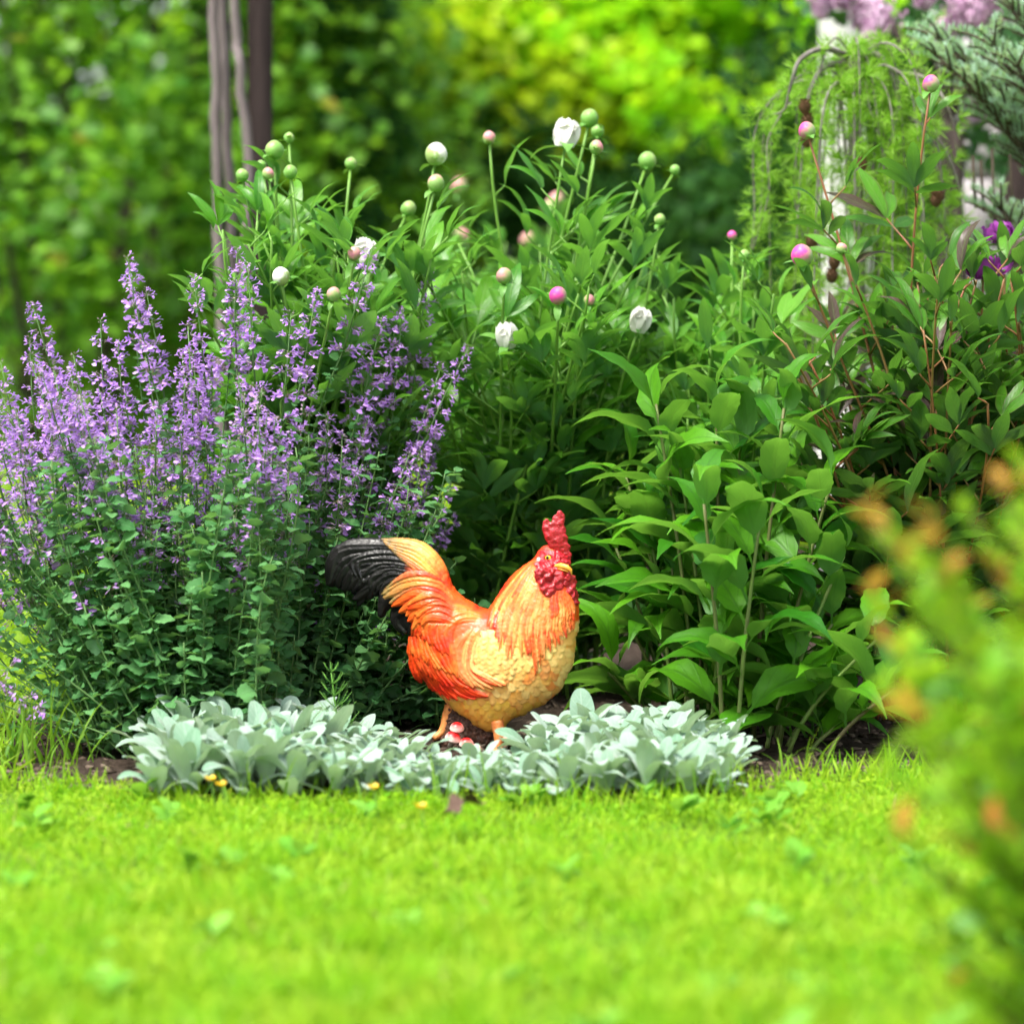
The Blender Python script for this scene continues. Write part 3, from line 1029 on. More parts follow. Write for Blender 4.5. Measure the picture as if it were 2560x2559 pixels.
inflated_part('comb', [(1640, 372), (1612, 320), (1592, 270), (1583, 225), (1590, 185), (1612, 165), (1634, 176), (1645, 195), (1652, 160), (1668, 138),
                       (1684, 132), (1692, 112), (1712, 109), (1726, 122), (1744, 134), (1745, 170), (1736, 205), (1750, 240), (1750, 270), (1764, 300),
                       (1762, 330), (1778, 350), (1776, 385), (1792, 410), (1784, 450), (1740, 452), (1690, 420)], 4.5, .38, MAT['red_resin'], 30, -.25, 9, 30, 3)
inflated_part('wattle', [(1540, 468), (1590, 490), (1650, 500), (1705, 522), (1742, 560), (1730, 630), (1752, 700), (1748, 760), (1705, 784),
                         (1655, 768), (1614, 722), (1598, 660), (1562, 618), (1538, 580), (1522, 525)], 4.5, .5, MAT['red_resin'], wsurf(1640, 600) - 6, -.55, 40, 44, 6)
inflated_part('wattle', [(1736, 545), (1760, 524), (1796, 526), (1822, 558), (1818, 620), (1838, 690), (1842, 742), (1796, 766), (1748, 736),
                         (1730, 650)], 4.5, .6, MAT['red_resin'], 82, -.6, 34, 34, 16)


def ellipsoid(c, r, nu=14, nv=10, rot=None):
    th, ph = np.linspace(0, 2 * math.pi, nu, endpoint=False), np.linspace(0, math.pi, nv + 1)
    V = np.array([(math.sin(p) * math.cos(a), math.sin(p) * math.sin(a), math.cos(p)) for p in ph for a in th]) * np.asarray(r)
    if rot is not None:
        V = V @ np.asarray(rot).T
    F = []
    for i in range(nv):
        for j in range(nu):
            F.append((i * nu + j, (i + 1) * nu + j, (i + 1) * nu + (j + 1) % nu, i * nu + (j + 1) % nu))
    return V + np.asarray(c), np.array(F)


def upart(name, V, F, mat, parent=ROOT):
    return obj(name, new_mesh(name, to_local(V), F, None, [mat]), parent)


# beak: upper and lower mandible lofted along a curve
def loft(path, ru, rv, sides=10):
    path = np.asarray(path, float)
    V, n = [], len(path)
    for i in range(n):
        d = unit(path[min(i + 1, n - 1)] - path[max(i - 1, 0)])
        a = unit(np.cross(d, A3(0, 1, 0)))
        b = np.cross(d, a)
        for k in range(sides):
            th = 2 * math.pi * k / sides
            V.append(path[i] + a * math.cos(th) * ru[i] + b * math.sin(th) * rv[i])
    F = [(i * sides + k, i * sides + (k + 1) % sides, (i + 1) * sides + (k + 1) % sides, (i + 1) * sides + k) for i in range(n - 1) for k in range(sides)]
    return np.array(V), np.array(F)


V, F = loft([(1672, 486, 92), (1712, 480, 120), (1752, 488, 136), (1780, 508, 140), (1786, 536, 136), (1784, 542, 134)], [16, 20, 17, 11, 5, 1], [9, 19, 18, 12, 6, 1])
bk = upart('beak', V, F, MAT['beak'])
V, F = loft([(1672, 500, 88), (1712, 504, 116), (1746, 514, 128), (1764, 522, 130), (1766, 524, 130)], [12, 14, 10, 4, 1], [6, 8, 6, 3, 1])
upart('lower_beak', V, F, MAT['beak'], bk)
ew = wsurf(1622, 430)
V, F = ellipsoid((1626, 432, ew + 2), (21, 18, 12)); ey = upart('eye', V, F, MAT['eye_yellow'])
V, F = ellipsoid((1622, 430, ew + 9), (11, 13, 9)); upart('pupil', V, F, MAT['eye_black'], ey)
ea = np.linspace(0, 2 * math.pi, 20)
V, F, _ = tube(np.stack([1626 + 27 * np.cos(ea), 432 + 23 * np.sin(ea), np.full(20, ew + 2)], 1), 6, 6, False)
upart('eyelid', V, F, MAT['red_resin'], ey)
V, F = ellipsoid((1562, 447, wsurf(1570, 447) + 6), (13, 18, 12)); upart('ear_lobe', V, F, MAT['white_paint'])
# far-side eye and lobe
V, F = ellipsoid((1626, 432, -ew - 2), (21, 18, 12)); ey = upart('eye', V, F, MAT['eye_yellow'])
V, F = ellipsoid((1622, 430, -ew - 9), (11, 13, 9)); upart('pupil', V, F, MAT['eye_black'], ey)

# bark-like stump between the legs, and the feet
STP = [(915, 1440), (960, 1470), (1040, 1520), (1150, 1560), (1330, 1570), (1342, 1620), (1335, 1690), (1370, 1750), (1420, 1800), (800, 1800), (830, 1720), (900, 1670), (925, 1590)]
V, Q, N, _ = inflate(STP, 7, .55)
d = 26 * (vnoise(V[:, 0] * 1.6, V[:, 1] + V[:, 2], 26, 40) - .5) + 12 * (vnoise(V[:, 0], V[:, 1], 10, 41) - .5)
V = V + N * d[:, None]; V[:, 2] -= 35
obj('stump_base', new_mesh('stump_base', to_local(V), Q, None, [MAT['bark_paint']]), ROOT)
V, F, _ = tube(smooth_path([(960, 1440, -40), (930, 1540, -40), (908, 1630, -35), (880, 1680, -20), (830, 1710, 10)], 16), np.linspace(38, 22, 16), 10)
upart('leg', V, F, MAT['leg_paint'])
V, F, _ = tube(smooth_path([(1275, 1560, 110), (1288, 1640, 118), (1290, 1700, 118), (1292, 1770, 120)], 12), np.linspace(48, 27, 12), 10)
lg = upart('leg', V, F, MAT['leg_paint'])
for du, dw in ((-70, 70), (20, 95), (90, 50)):
    V, F, _ = tube(smooth_path([(1292, 1755, 118), (1292 + du * .5, 1768, 118 + dw * .6), (1292 + du, 1784, 118 + dw)], 8), np.linspace(20, 9, 8), 8)
    upart('toe', V, F, MAT['leg_paint'], lg)
t = NT('mushroom_cap')
tc = t.n('ShaderNodeTexCoord'); sp = t.n('ShaderNodeSeparateXYZ')
t.t.links.new(tc.outputs['Object'], sp.inputs[0])
nz = t.noise(90., 3.)
f = t.ramp(t.math('ADD', sp.outputs[2], t.math('MULTIPLY', t.math('SUBTRACT', nz, .5), .006)), .0005, .0095)
MAT['cap'] = t.out(t.pbsdf(t.mix(f, srgb(250, 226, 214), srgb(214, 26, 30)), .35, .45))
MAT['shroom_stem'] = plain_mat('mushroom_stem', (.6, .52, .42), (.7, .64, .55), 60)
for (u, v, ww, r) in ((1000, 1600, 178, 50), (972, 1668, 196, 57), (1066, 1700, 215, 50), (1352, 1618, 120, 32), (1346, 1672, 130, 34), (1130, 1730, 220, 40)):
    prof = [(1.0, -.10), (1.02, .05), (.93, .35), (.72, .64), (.42, .83), (.0, .90)]
    prof = [(.35, -.12)] + prof
    V, n_ = [], 14
    for (rr, zz) in prof:
        for k in range(n_):
            a = 2 * math.pi * k / n_
            V.append((rr * math.cos(a), rr * math.sin(a), zz))
    V = np.array(V) * r * US
    F = [(i * n_ + k, i * n_ + (k + 1) % n_, (i + 1) * n_ + (k + 1) % n_, (i + 1) * n_ + k) for i in range(len(prof) - 1) for k in range(n_)]
    c = to_local(A3(u, v + 18, ww))
    mt = Matrix.Translation(Vector(c)) @ Matrix.Rotation(math.radians(R(8, 24)), 4, 'X') @ Matrix.Rotation(R(-.25, .25), 4, 'Y')
    mo = obj('mushroom', new_mesh('mushroom', V, np.array(F), None, [MAT['cap']]), ROOT, np.array(mt))
    sv, sf, _ = tube([(0, 0, .001), (0, .004, -.008), (0, .010, -.022)], [.004, .0042, .005], 8)
    obj('mushroom_stem', new_mesh('mushroom_stem', sv, sf, None, [MAT['shroom_stem']]), mo)


# ------------------------------------------------------------------ generic leafy plant
class Plant:
    def __init__(s, root, tpls, mats, leaf_name='leaf', max_leaf=300):
        s.root, s.t, s.mats, s.ln, s.mx = root, tpls, mats, leaf_name, max_leaf
        s.M, s.i, s.own = [], [], []
        s.off = np.array(root.location)

    def leaf(s, p, d, u, size, own=None, k=None):
        s.M.append(frame1(p, d, u, size)); s.i.append(int(rng.integers(0, len(s.t))) if k is None else k); s.own.append(own)

    def stem(s, soup, mats, name='stem'):
        return obj(name, soup.mesh(name, mats, s.off), s.root)

    def done(s, key=None):
        M, I = np.array(s.M), np.array(s.i)
        if key is None:
            key = M[:, 1, 3] - .35 * M[:, 2, 3]
        order = np.argsort(key)
        ind, rest = order[:s.mx], order[s.mx:]
        meshes = [new_mesh(s.ln, v, f, u, s.mats) for v, f, u in s.t]
        for k in ind:
            m = M[k].copy(); m[:3, 3] -= s.off
            obj(s.ln, meshes[I[k]], s.own[k] if s.own[k] is not None else s.root, m)
        if len(rest):
            so = scatter(s.t, M[rest], I[rest])
            stuff(obj('foliage', so.mesh('foliage', s.mats, s.off), s.root))


# ------------------------------------------------------------------ lamb's ear along the edge
lt = [leaf_tpl(W=w_, a=.70, b=.52, nl=11, nw=6, tp=1.7, bend=b_, rise=.35, fold=f_, wave=.12, stalk=.06, seed=i, twist=tw)
      for i, (w_, b_, f_, tw) in enumerate(((.155, .6, .40, .1), (.17, 1.0, .28, -.15), (.14, 1.5, .35, .2), (.175, .5, .25, -.1), (.15, 1.9, .45, .0), (.16, 1.2, .2, .35)))]
lmesh = [new_mesh('leaf', v, f, u, [MAT['lambs']]) for v, f, u in lt]
spots = []
for _ in range(1500):
    px, yy = R(385, 1815), 4.94 + .44 * rng.random() ** .9
    x = GX(px, yy)
    if all((x - a) ** 2 + (yy - b) ** 2 > .043 ** 2 for a, b, _ in spots):
        # keep clear of the statue's stump
        if (980 < px < 1360 and yy > 5.28) or (1030 < px < 1300 and yy > 5.2):
            continue
        spots.append((x, yy, px))
LE_G = 'silvery lamb\'s ear rosettes edging the bed'
for (x, y, px) in spots:
    sc = np.interp(px, [380, 450, 700, 860, 1000, 1060, 1250, 1330, 1450, 1700, 1820], [.75, .92, .88, .82, .74, .60, .60, .74, .82, .82, .7])
    lay = np.interp(px, [380, 760, 960, 1380, 1460, 1820], [.1, .1, .7, .7, .15, .15])
    sc *= R(.88, 1.1) * (.92 if y < 5.2 else 1.05)
    where = 'beneath the catmint' if px < 800 else ('at the feet of the rooster statue' if px < 1380 else 'before the coneflower')
    root = thing('lambs_ear', 'silvery felted lamb\'s ear rosette edging the bed ' + where, 'plant', (x, y, .012), LE_G + ' ' + where)
    n = int(rng.integers(9, 13))
    a0 = R(0, 6.28)
    for i in range(n):
        q = i / (n - 1)
        az = a0 + i * 2.4 + R(-.2, .2)
        el = math.radians(lerp(lerp(86, 60, lay), lerp(34, 8, lay), q ** .8) + R(-14, 14))
        d = A3(math.cos(az) * math.cos(el), math.sin(az) * math.cos(el), math.sin(el))
        L = lerp(.075, .112, math.sin(q * 2.4)) * sc * R(.85, 1.15)
        up = A3(-math.cos(az) * math.sin(el), -math.sin(az) * math.sin(el), math.cos(el)) + rng.normal(0, .18, 3)
        k = int(rng.integers(0, 6))
        m = frame1(A3(math.cos(az), math.sin(az), 0) * .006 + A3(0, 0, lerp(.035, .012, lay) * sc * (1 - q)), d, up, (L * R(.95, 1.25), L, L))
        obj('leaf', lmesh[k], root, m)

# ------------------------------------------------------------------ catmint
ct = [leaf_tpl(W=.34, a=.35, b=.75, nl=9, nw=4, bend=b_, rise=.5, fold=f_, wave=.10, serr=.10, stalk=.12, seed=i + 20)
      for i, (b_, f_) in enumerate(((.7, .25), (1.1, .1), (1.5, .3), (.4, .2)))]
MINT_C = P(560, 1930, 5.60); MINT_C[2] = 0.
mint = thing('catmint', 'bushy catmint clump covered in lavender flower spikes beside the rooster statue', 'plant', (MINT_C[0], MINT_C[1], .01))
mp = Plant(mint, ct, [MAT['catmint']])


def floret_tpls():
    out = []
    for s in range(3):
        g = np.random.default_rng(s)
        V = [(0, 0, 0)]
        for k in range(4):
            a = k * math.pi / 2
            V.append((.10 * math.cos(a), .62, .10 * math.sin(a)))
        F = [(0, 1 + k, 1 + (k + 1) % 4) for k in range(4)]
        # lower lip and hood
        b = len(V)
        V += [(-.10, .60, -.06), (.10, .60, -.06), (.34, .95, -.26), (-.34, .95, -.26), (0, 1.10, -.34)]
        F += [(b, b + 1, b + 2), (b, b + 2, b + 3), (b + 3, b + 2, b + 4)]
        b = len(V)
        V += [(-.10, .60, .06), (.10, .60, .06), (.16, .92, .24), (-.16, .92, .24)]
        F += [(b + 1, b, b + 2), (b + 2, b, b + 3)]
        V = np.array(V) + g.normal(0, .02, (len(V), 3))
        out.append((V, np.array(F), np.full((len(V), 2), .5)))
    return out


FT = floret_tpls()
CT_ = [leaf_tpl(.20, .4, .5, 2, 2, bend=.2, fold=.5, seed=3)]


def spike_mesh(seed, L, nwh, bloom):
    """a flower spike of length L along +Z: whorls of florets and calyces"""
    g = np.random.default_rng(seed)
    so = Soup()
    v, f, u = tube([(0, 0, -.01), (g.normal(0, .002), 0, L * .5), (0, 0, L)], [.0016, .0013, .0008], 5)
    so.add(v, f, u, 2)
    zz = L * (1 - (1 - np.linspace(.02, .99, nwh)) ** 1.45)
    for wi, z in enumerate(zz):
        q = wi / (nwh - 1)
        rad = lerp(.0105, .0022, q ** 1.2)
        n = int(lerp(20, 8, q))
        for side in (0, 1):
            base = side * math.pi + (wi % 2) * 1.2 + g.uniform(-.3, .3)
            for k in range(n // 2 + 1):
                az = base + g.normal(0, .6)
                el = g.uniform(-.5, .75)
                d = A3(math.cos(az) * math.cos(el), math.sin(az) * math.cos(el), math.sin(el))
                p = A3(math.cos(az) * rad * g.uniform(.2, 1.), math.sin(az) * rad * g.uniform(.2, 1.), z + g.normal(0, .0034))
                up = A3(0, 0, 1) + g.normal(0, .3, 3)
                s = lerp(.0165, .0095, q) * g.uniform(.75, 1.2)
                M = frame1(p, d, up, s * .62)
                scatter(CT_, M[None], np.zeros(1, int), so, 1)
                if g.random() < bloom * (1.0 if q < .85 else .55):
                    M = frame1(p + d * s * .25, d, up, s)
                    scatter([FT[int(g.integers(0, 3))]], M[None], np.zeros(1, int), so, 0)
        if wi % 2 == 0 and q < .6:
            for side in (0, 1):
                az = side * math.pi + g.uniform(0, 6.28)
                M = frame1(A3(0, 0, z - .003), A3(math.cos(az), math.sin(az), -.2), A3(0, 0, 1), .011)
                scatter([ct[0]], M[None], np.zeros(1, int), so, 3)
    return so.mesh('flower_spike', [MAT['floret'], MAT['calyx'], MAT['catmint_stem'], MAT['catmint']])


SP = [spike_mesh(i, L, n, b) for i, (L, n, b) in enumerate(((.15, 7, .75), (.18, 7, .7), (.13, 6, .8), (.20, 8, .7), (.16, 6, .4), (.11, 6, .3), (.10, 5, .6), (.14, 6, .2)))]
SPL = (.15, .18, .13, .20, .16, .11, .10, .14)


def mint_stem(base, tip, spike=None, leaf0=.033, leaf1=.020, gap=.0195, sc=1., start=.08):
    base, tip = np.asarray(base), np.asarray(tip)
    L = np.linalg.norm(tip - base)
    out = (tip - base) * A3(1, 1, 0)
    h_ = (tip[2] - base[2])
    p1 = base + out * .25 + A3(R(-.12, .12) * h_, R(-.08, .08) * h_, h_ * .42)
    p2 = base + out * .72 + A3(R(-.09, .09) * h_, R(-.06, .06) * h_, h_ * .72)
    pts = bez(base, p1, p2, tip, 12)
    so = Soup()
    v, f, u = tube(pts, np.linspace(.0022, .0012, 12), 5)
    so.add(v, f, u)
    st = mp.stem(so, [MAT['catmint_stem']])
    seg = np.linalg.norm(np.diff(pts, axis=0), axis=1)
    cum = np.concatenate([[0], np.cumsum(seg)]); tot = cum[-1]
    s, az = start * tot, R(0, 6.28)
    while s < tot - .004:
        i = min(np.searchsorted(cum, s) - 1, 10); i = max(i, 0)
        p = lerp(pts[i], pts[i + 1], (s - cum[i]) / seg[i])
        dr = unit(pts[i + 1] - pts[i])
        q = s / tot
        az += math.pi / 2 + R(-.3, .3)
        for sgn in (0, math.pi):
            a = az + sgn
            d = unit(A3(math.cos(a), math.sin(a), R(-.5, .45)) + dr * .15)
            size = lerp(leaf0, leaf1, q ** 1.3) * R(.65, 1.3) * sc
            mp.leaf(p, d, dr + rng.normal(0, .4, 3), (size, size, size), st)
            if R(0, 1) < .35:           # small axillary leaves
                mp.leaf(p, unit(d + dr * .9 + rng.normal(0, .3, 3)), dr, size * .5, st)
        s += gap * R(.6, 1.4) * lerp(1.1, 1.0, q)
    if spike is not None:
        dr = unit(unit(pts[-1] - pts[-3]) + A3(0, 0, .35))
        sc2 = R(.9, 1.1)
        X = unit(np.cross(dr, A3(0, 1, 0))); Yv = np.cross(dr, X)
        m = np.eye(4); a = R(0, 6.28)
        m[:3, 0], m[:3, 1], m[:3, 2] = (X * math.cos(a) + Yv * math.sin(a)) * sc2, (-X * math.sin(a) + Yv * math.cos(a)) * sc2, dr * sc2
        m[:3, 3] = tip - mp.off
        obj('flower_spike', SP[spike], st, m)
    return st


def mint_base(tpx, Y):
    b = 560 + (tpx - 560) * .52 + R(-60, 60)
    p = A3(GX(b, Y), Y, .01)
    return p


tall = [(345, 640), (505, 668), (592, 622), (632, 690), (142, 742), (262, 806), (8, 862), (100, 840), (232, 880), (310, 850), (490, 830), (850, 625), (1040, 690),
        (985, 760), (760, 720), (700, 790), (1030, 900), (905, 800), (570, 720), (420, 740), (385, 660), (50, 900), (180, 900), (940, 790), (1040, 850)]
for (tx, ty) in tall:
    Y = R(5.45, 5.85) if tx < 740 else R(5.75, 6.0)
    k = int(rng.choice([0, 1, 3, 3, 1]))
    Lp = SPL[k] * FPX / Y
    mint_stem(mint_base(tx, Y + R(-.05, .05)), P(tx + R(-10, 10), ty + Lp, Y), k, sc=.9)
for _ in range(165):
    tx = R(-70, 1065)
    env = 880 if tx < 900 else 900 + (tx - 900) * .6
    if tx < 150:
        env = 900 - tx * .3
    ty = env + 470 * rng.random() ** 1.1
    Y = R(5.38, 6.0) if tx < 720 else R(5.74, 6.1)
    k = int(rng.integers(0, 8)) if ty < 1120 else int(rng.choice([4, 5, 7, 5, 6]))
    Lp = SPL[k] * FPX / Y
    mint_stem(mint_base(tx, Y + R(-.08, .08)), P(tx, ty + Lp, Y), k, sc=R(.8, 1.05))
for _ in range(220):         # leafy shoots without flowers make the lower dome
    tx = R(90, 1150)
    ty = R(1080, 1800)
    Y = R(5.32, 5.75) if tx < 760 else R(5.72, 5.95)
    mint_stem(mint_base(tx, Y), P(tx, ty, Y), None, .037, .027, .020, 1.05, .10)
for _ in range(30):          # low stems leaning out over the grass
    tx, ty = R(-120, 160), R(1280, 1800)
    Y = R(5.35, 5.7)
    mint_stem(A3(GX(R(220, 480), Y), Y, .01), P(tx, ty, Y), int(rng.choice([4, 5, 7, 5])) if R(0, 1) < .6 else None, .028, .014, .03, .9, .2)
for _ in range(60):          # low shoots in the shade behind the statue
    tx, Y = R(800, 1230), R(5.72, 5.95)
    mint_stem(A3(GX(tx + R(-50, 50), Y), Y, .02), P(tx, R(1480, 1790), Y), None, .037, .027, .020, 1.05, .1)
mp.done()

# ------------------------------------------------------------------ peonies
pt = [leaf_tpl(W=w_, a=.68, b=1.0, nl=10, nw=4, bend=b_, rise=.45, fold=f_, wave=.10, stalk=.05, twist=tw, seed=i + 40)
      for i, (w_, b_, f_, tw) in enumerate(((.112, .6, .30, .1), (.125, 1.0, .25, -.2), (.10, 1.4, .35, .2), (.135, .4, .2, .0), (.108, 1.1, .5, -.3)))]
sep_t = [leaf_tpl(.24, .5, .8, 5, 2, bend=1.2, rise=.2, fold=.2, seed=61)]
sep_mesh = new_mesh('sepal', *sep_t[0], [MAT['sepal']])
nar_t = leaf_tpl(.14, .6, .9, 6, 2, bend=1.4, rise=.5, fold=.3, seed=62)


def bud_sphere(seed, slim=1.):
    g = np.random.default_rng(seed)
    V, F = ellipsoid((0, 0, 0), (1, 1, 1.08), 24, 14)
    V = V.copy()
    a = np.arctan2(V[:, 1], V[:, 0])
    saw = ((a * 3 / 6.2832 + V[:, 2] * .35) % 1.0)
    V[:, :2] *= (.96 + .10 * saw)[:, None] * np.where(V[:, 2] > 0, 1 - .12 * V[:, 2] ** 2, 1)[:, None]
    return V, F


BUDM = {k: new_mesh('flower_bud', *bud_sphere(1), None, [MAT['bud_' + k]]) for k in ('green', 'pink', 'magenta', 'white')}


def petal_tpl(seed, cup=1.3, W=.55, cr=.008):
    g = np.random.default_rng(seed)
    n, m = 7, 6
    V, UV = [], []
    for i in range(n + 1):
        t_ = i / n
        wd = W * math.sin(math.pi * min(1, (.15 + .75 * t_))) ** .7
        th = cup * t_
        y, z = math.sin(th) / cup, (1 - math.cos(th)) / cup
        for j in range(m + 1):
            q = j / m * 2 - 1
            ed = 1 + .07 * math.sin(5 * q + seed) * (t_ > .85)
            V.append((wd * q, z * -1 * 0 + .18 * q * q * t_, 0) if False else (wd * math.sin(q * .9) / .9, (1 - math.cos(th)) / cup * -.9 + .30 * (1 - math.cos(q * .9)) * -1, math.sin(th) / cup * ed * 1.5))
            UV.append((j / m, t_))
    V = np.array(V) + g.normal(0, cr, ((n + 1) * (m + 1), 3))
    F = [(i * (m + 1) + j, i * (m + 1) + j + 1, (i + 1) * (m + 1) + j + 1, (i + 1) * (m + 1) + j) for i in range(n) for j in range(m)]
    return V, np.array(F), np.array(UV)


PETM = {c: [new_mesh('petal', *petal_tpl(s, cr=.05 if c == 'purple' else .008), [MAT['petal_' + c]]) for s in (1, 2, 3)] for c in ('white', 'purple', 'pink')}


def rot_to(d, roll=0.):
    z = unit(d)
    x = unit(np.cross(A3(.1, 1, .05), z)); y = np.cross(z, x)
    m = np.eye(4)
    m[:3, 0], m[:3, 1], m[:3, 2] = x * math.cos(roll) + y * math.sin(roll), -x * math.sin(roll) + y * math.cos(roll), z
    return m


def flower_head(parent, off, p, d, r, kind):
    """bud or half-open flower of radius r sitting at p, facing d"""
    m = rot_to(d, R(0, 6.28))
    m[:3, :3] *= r
    if kind in BUDM:
        m[:3, 3] = p + d * r - off
        obj('flower_bud', BUDM[kind], parent, m)
    else:
        col = 'white' if kind == 'open' else kind
        np_ = 9
        for k in range(np_):
            a = k * 2.4 + R(-.2, .2)
            inner = k > 4
            lay = rot_to(d) @ np.array(Matrix.Rotation(a, 4, 'Z')) @ np.array(Matrix.Translation((0, (.62 if not inner else .40) * r, 0))) \
                @ np.array(Matrix.Rotation(math.radians((-4 if not inner else 10) if kind == 'open' else R(-75, 10)), 4, 'X'))
            s = r * (1.45 if not inner else 1.35) * R(.92, 1.08)
            lay[:3, :3] = lay[:3, :3] @ np.diag([s * 1.25, s * (1.0 if kind == 'open' else R(.5, 1.2)), s * (1.1 if kind == 'open' else R(.6, 1.0))])
            lay[:3, 3] += p - off
            obj('petal', PETM[col][k % 3], parent, lay)
        m2 = rot_to(d); m2[:3, :3] *= r * (.55 if kind == 'open' else .3); m2[:3, 3] = p + d * r * .42 - off
        obj('flower_bud', BUDM['green' if kind == 'open' else 'magenta'], parent, m2)
    for k in range(3 + (R(0, 1) < .5)):     # guard sepals
        a = k * 2.1 + R(0, 1)
        x = rot_to(d)
        dd = unit(x[:3, 0] * math.cos(a) + x[:3, 1] * math.sin(a) + d * R(-.3, .9))
        L_ = r * R(1.3, 2.6)
        obj('sepal', sep_mesh, parent, frame1(p + dd * r * .25 - off, dd, d, (L_ * .8, L_, L_)))


def stem_path(base, tip, sway=.0, n=12):
    base, tip = np.asarray(base), np.asarray(tip)
    out = (tip - base) * A3(1, 1, 0)
    h = tip[2] - base[2]
    p1 = base + out * .15 + A3(0, 0, h * .40)
    p2 = base + out * .62 + A3(sway, 0, h * .72)
    return bez(base, p1, p2, tip, n)


def peony_stem(pl, base, tip, r0, mat, nleaf=6, first=.30, last=.93, lsz=.095, head=None, hr=0., lmat=0):
    pts = stem_path(base, tip, R(-.05, .05), 14)
    so = Soup()
    v, f, u = tube(pts, np.linspace(r0, r0 * .62, 14), 7)
    so.add(v, f, u)
    az = R(0, 6.28)
    pend = []
    for k in range(nleaf):
        q = lerp(first, last, k / max(1, nleaf - 1)) + R(-.03, .03)
        x = min(max(q, 0), .999) * 13
        i = int(x)
        p = lerp(pts[i], pts[i + 1], x - i)
        dr = unit(pts[i + 1] - pts[i])
        az += 2.4 + R(-.4, .4)
        up = lerp(.25, 1.0, q) + R(-.15, .25)
        d = unit(A3(math.cos(az), math.sin(az), up) + dr * .2)
        top = q > .8
        Lp = R(.05, .10) * (.55 if top else 1.)
        e = p + d * Lp + A3(0, 0, -.008)
        pend.append((p, d, e, dr, q))
        v, f, u = tube(bez(p, p + d * Lp * .4, e - d * Lp * .3, e, 5), np.linspace(.0022, .0013, 5), 5)
        so.add(v, f, u)
    st = pl.stem(so, [mat])
    for (p, d, e, dr, q) in pend:
        side = unit(np.cross(d, A3(0, 0, 1)))
        upv = unit(np.cross(side, d)) + rng.normal(0, .2, 3)
        ls = 1.28 * lsz * R(.85, 1.2) * (lerp(1.05, .75, q) if q > .6 else 1.)
        groups = [(e, 0., 1.0)]
        if q > .8:
            if R(0, 1) < .7:
                groups += [(e, .6, .8), (e, -.6, .8)]
        else:
            groups += [(e, .62, .92), (e, -.62, .92)]
            m1 = lerp(p, e, .72)
            groups += [(m1, 1.0, .85), (m1, -1.0, .85)]
            if R(0, 1) < .5:
                groups += [(m1, .45, .8), (m1, -.45, .8)]
        for (a, ang, s) in groups:
            dd = unit(d * math.cos(ang) + side * math.sin(ang) + A3(0, 0, R(-.25, .2)))
            L = ls * s * R(.85, 1.12)
            pl.leaf(a, dd, upv + A3(0, 0, .3) + rng.normal(0, .15, 3), (L, L, L), st)
    if head:
        flower_head(st, pl.off, pts[-1], unit(unit(pts[-1] - pts[-3]) + A3(0, 0, .25)), hr, head)
    return st


def peony(name, label, bpx, bY, spread, heads, nfill, env, mat, lmat, r0=.0042, lsz=.095, group=None, depth=.35, xr=(-300, 300)):
    bc_ = A3(GX(bpx, bY), bY, .012)
    root = thing(name, label, 'plant', bc_, group)
    pl = Plant(root, pt, [MAT[lmat]])
    for (hx, hy, r, kind, Y) in heads:
        b = bc_ + A3(R(-spread, spread), R(-spread, spread), 0)
        rr = r * Y / FPX
        tipp = P(hx, hy + r * .9, Y)
        peony_stem(pl, b, tipp, r0, mat, int(rng.integers(5, 8)), R(.32, .45), R(.86, .92), lsz, kind, rr)
    for _ in range(nfill):
        tx = bpx + R(*xr)
        ty = env(tx) + 330 * rng.random() ** 1.4
        Y = bY + R(-depth, depth)
        b = bc_ + A3(R(-spread, spread), R(-spread, spread), 0)
        peony_stem(pl, b, P(tx, ty, Y), r0 * .9, mat, int(rng.integers(8, 11)), R(.10, .25), .99, lsz * R(.95, 1.15))
    for _ in range(14):
        tx = bpx + R(*xr)
        Y = bY + R(-.25, .3)
        peony_stem(pl, bc_ + A3(R(-.15, .15), R(-spread, spread), 0), P(tx, R(1000, 1550), Y), r0 * .8, mat, 8, .15, .99, lsz * 1.2)
    pl.done()
    return root


env_white = lambda x: np.interp(x, [450, 620, 900, 1150, 1400, 1600, 1800, 1950], [640, 520, 545, 600, 610, 620, 690, 700])
S_G, S_R = MAT['peony_stem'], MAT['peony_red_stem']
peony('peony', 'white peony with green buds rising behind the catmint spikes', 800, 6.15, .10,
      [(687, 378, 23, 'green', 6.15), (723, 346, 13, 'green', 6.2), (608, 440, 16, 'green', 6.1), (655, 415, 13, 'green', 6.2), (672, 436, 15, 'pink', 6.1),
       (728, 432, 17, 'green', 6.05), (876, 410, 15, 'green', 6.3), (905, 628, 36, 'open', 5.95), (884, 634, 17, 'pink', 5.88), (705, 690, 22, 'white', 5.85),
       (832, 735, 18, 'pink', 5.8), (1015, 522, 19, 'green', 6.3), (1086, 388, 27, 'white', 6.2), (1086, 460, 21, 'pink', 6.1)],
      20, env_white, S_G, 'peony', xr=(-330, 300))
peony('peony', 'white peony with one tall half-open flower above the rooster statue', 1330, 6.30, .12,
      [(1224, 346, 16, 'pink', 6.3), (1412, 334, 37, 'open', 6.2), (1470, 298, 22, 'green', 6.35), (1492, 330, 16, 'green', 6.4), (1488, 370, 17, 'pink', 6.15),
       (1612, 403, 22, 'green', 6.4), (1682, 425, 13, 'green', 6.4), (1260, 690, 20, 'pink', 5.95), (1395, 738, 22, 'magenta', 5.9), (1470, 750, 14, 'pink', 6.0),
       (1268, 835, 32, 'open', 6.0), (1595, 800, 30, 'open', 6.1), (1648, 550, 14, 'green', 6.3)],
      24, env_white, S_G, 'peony', xr=(-330, 330))
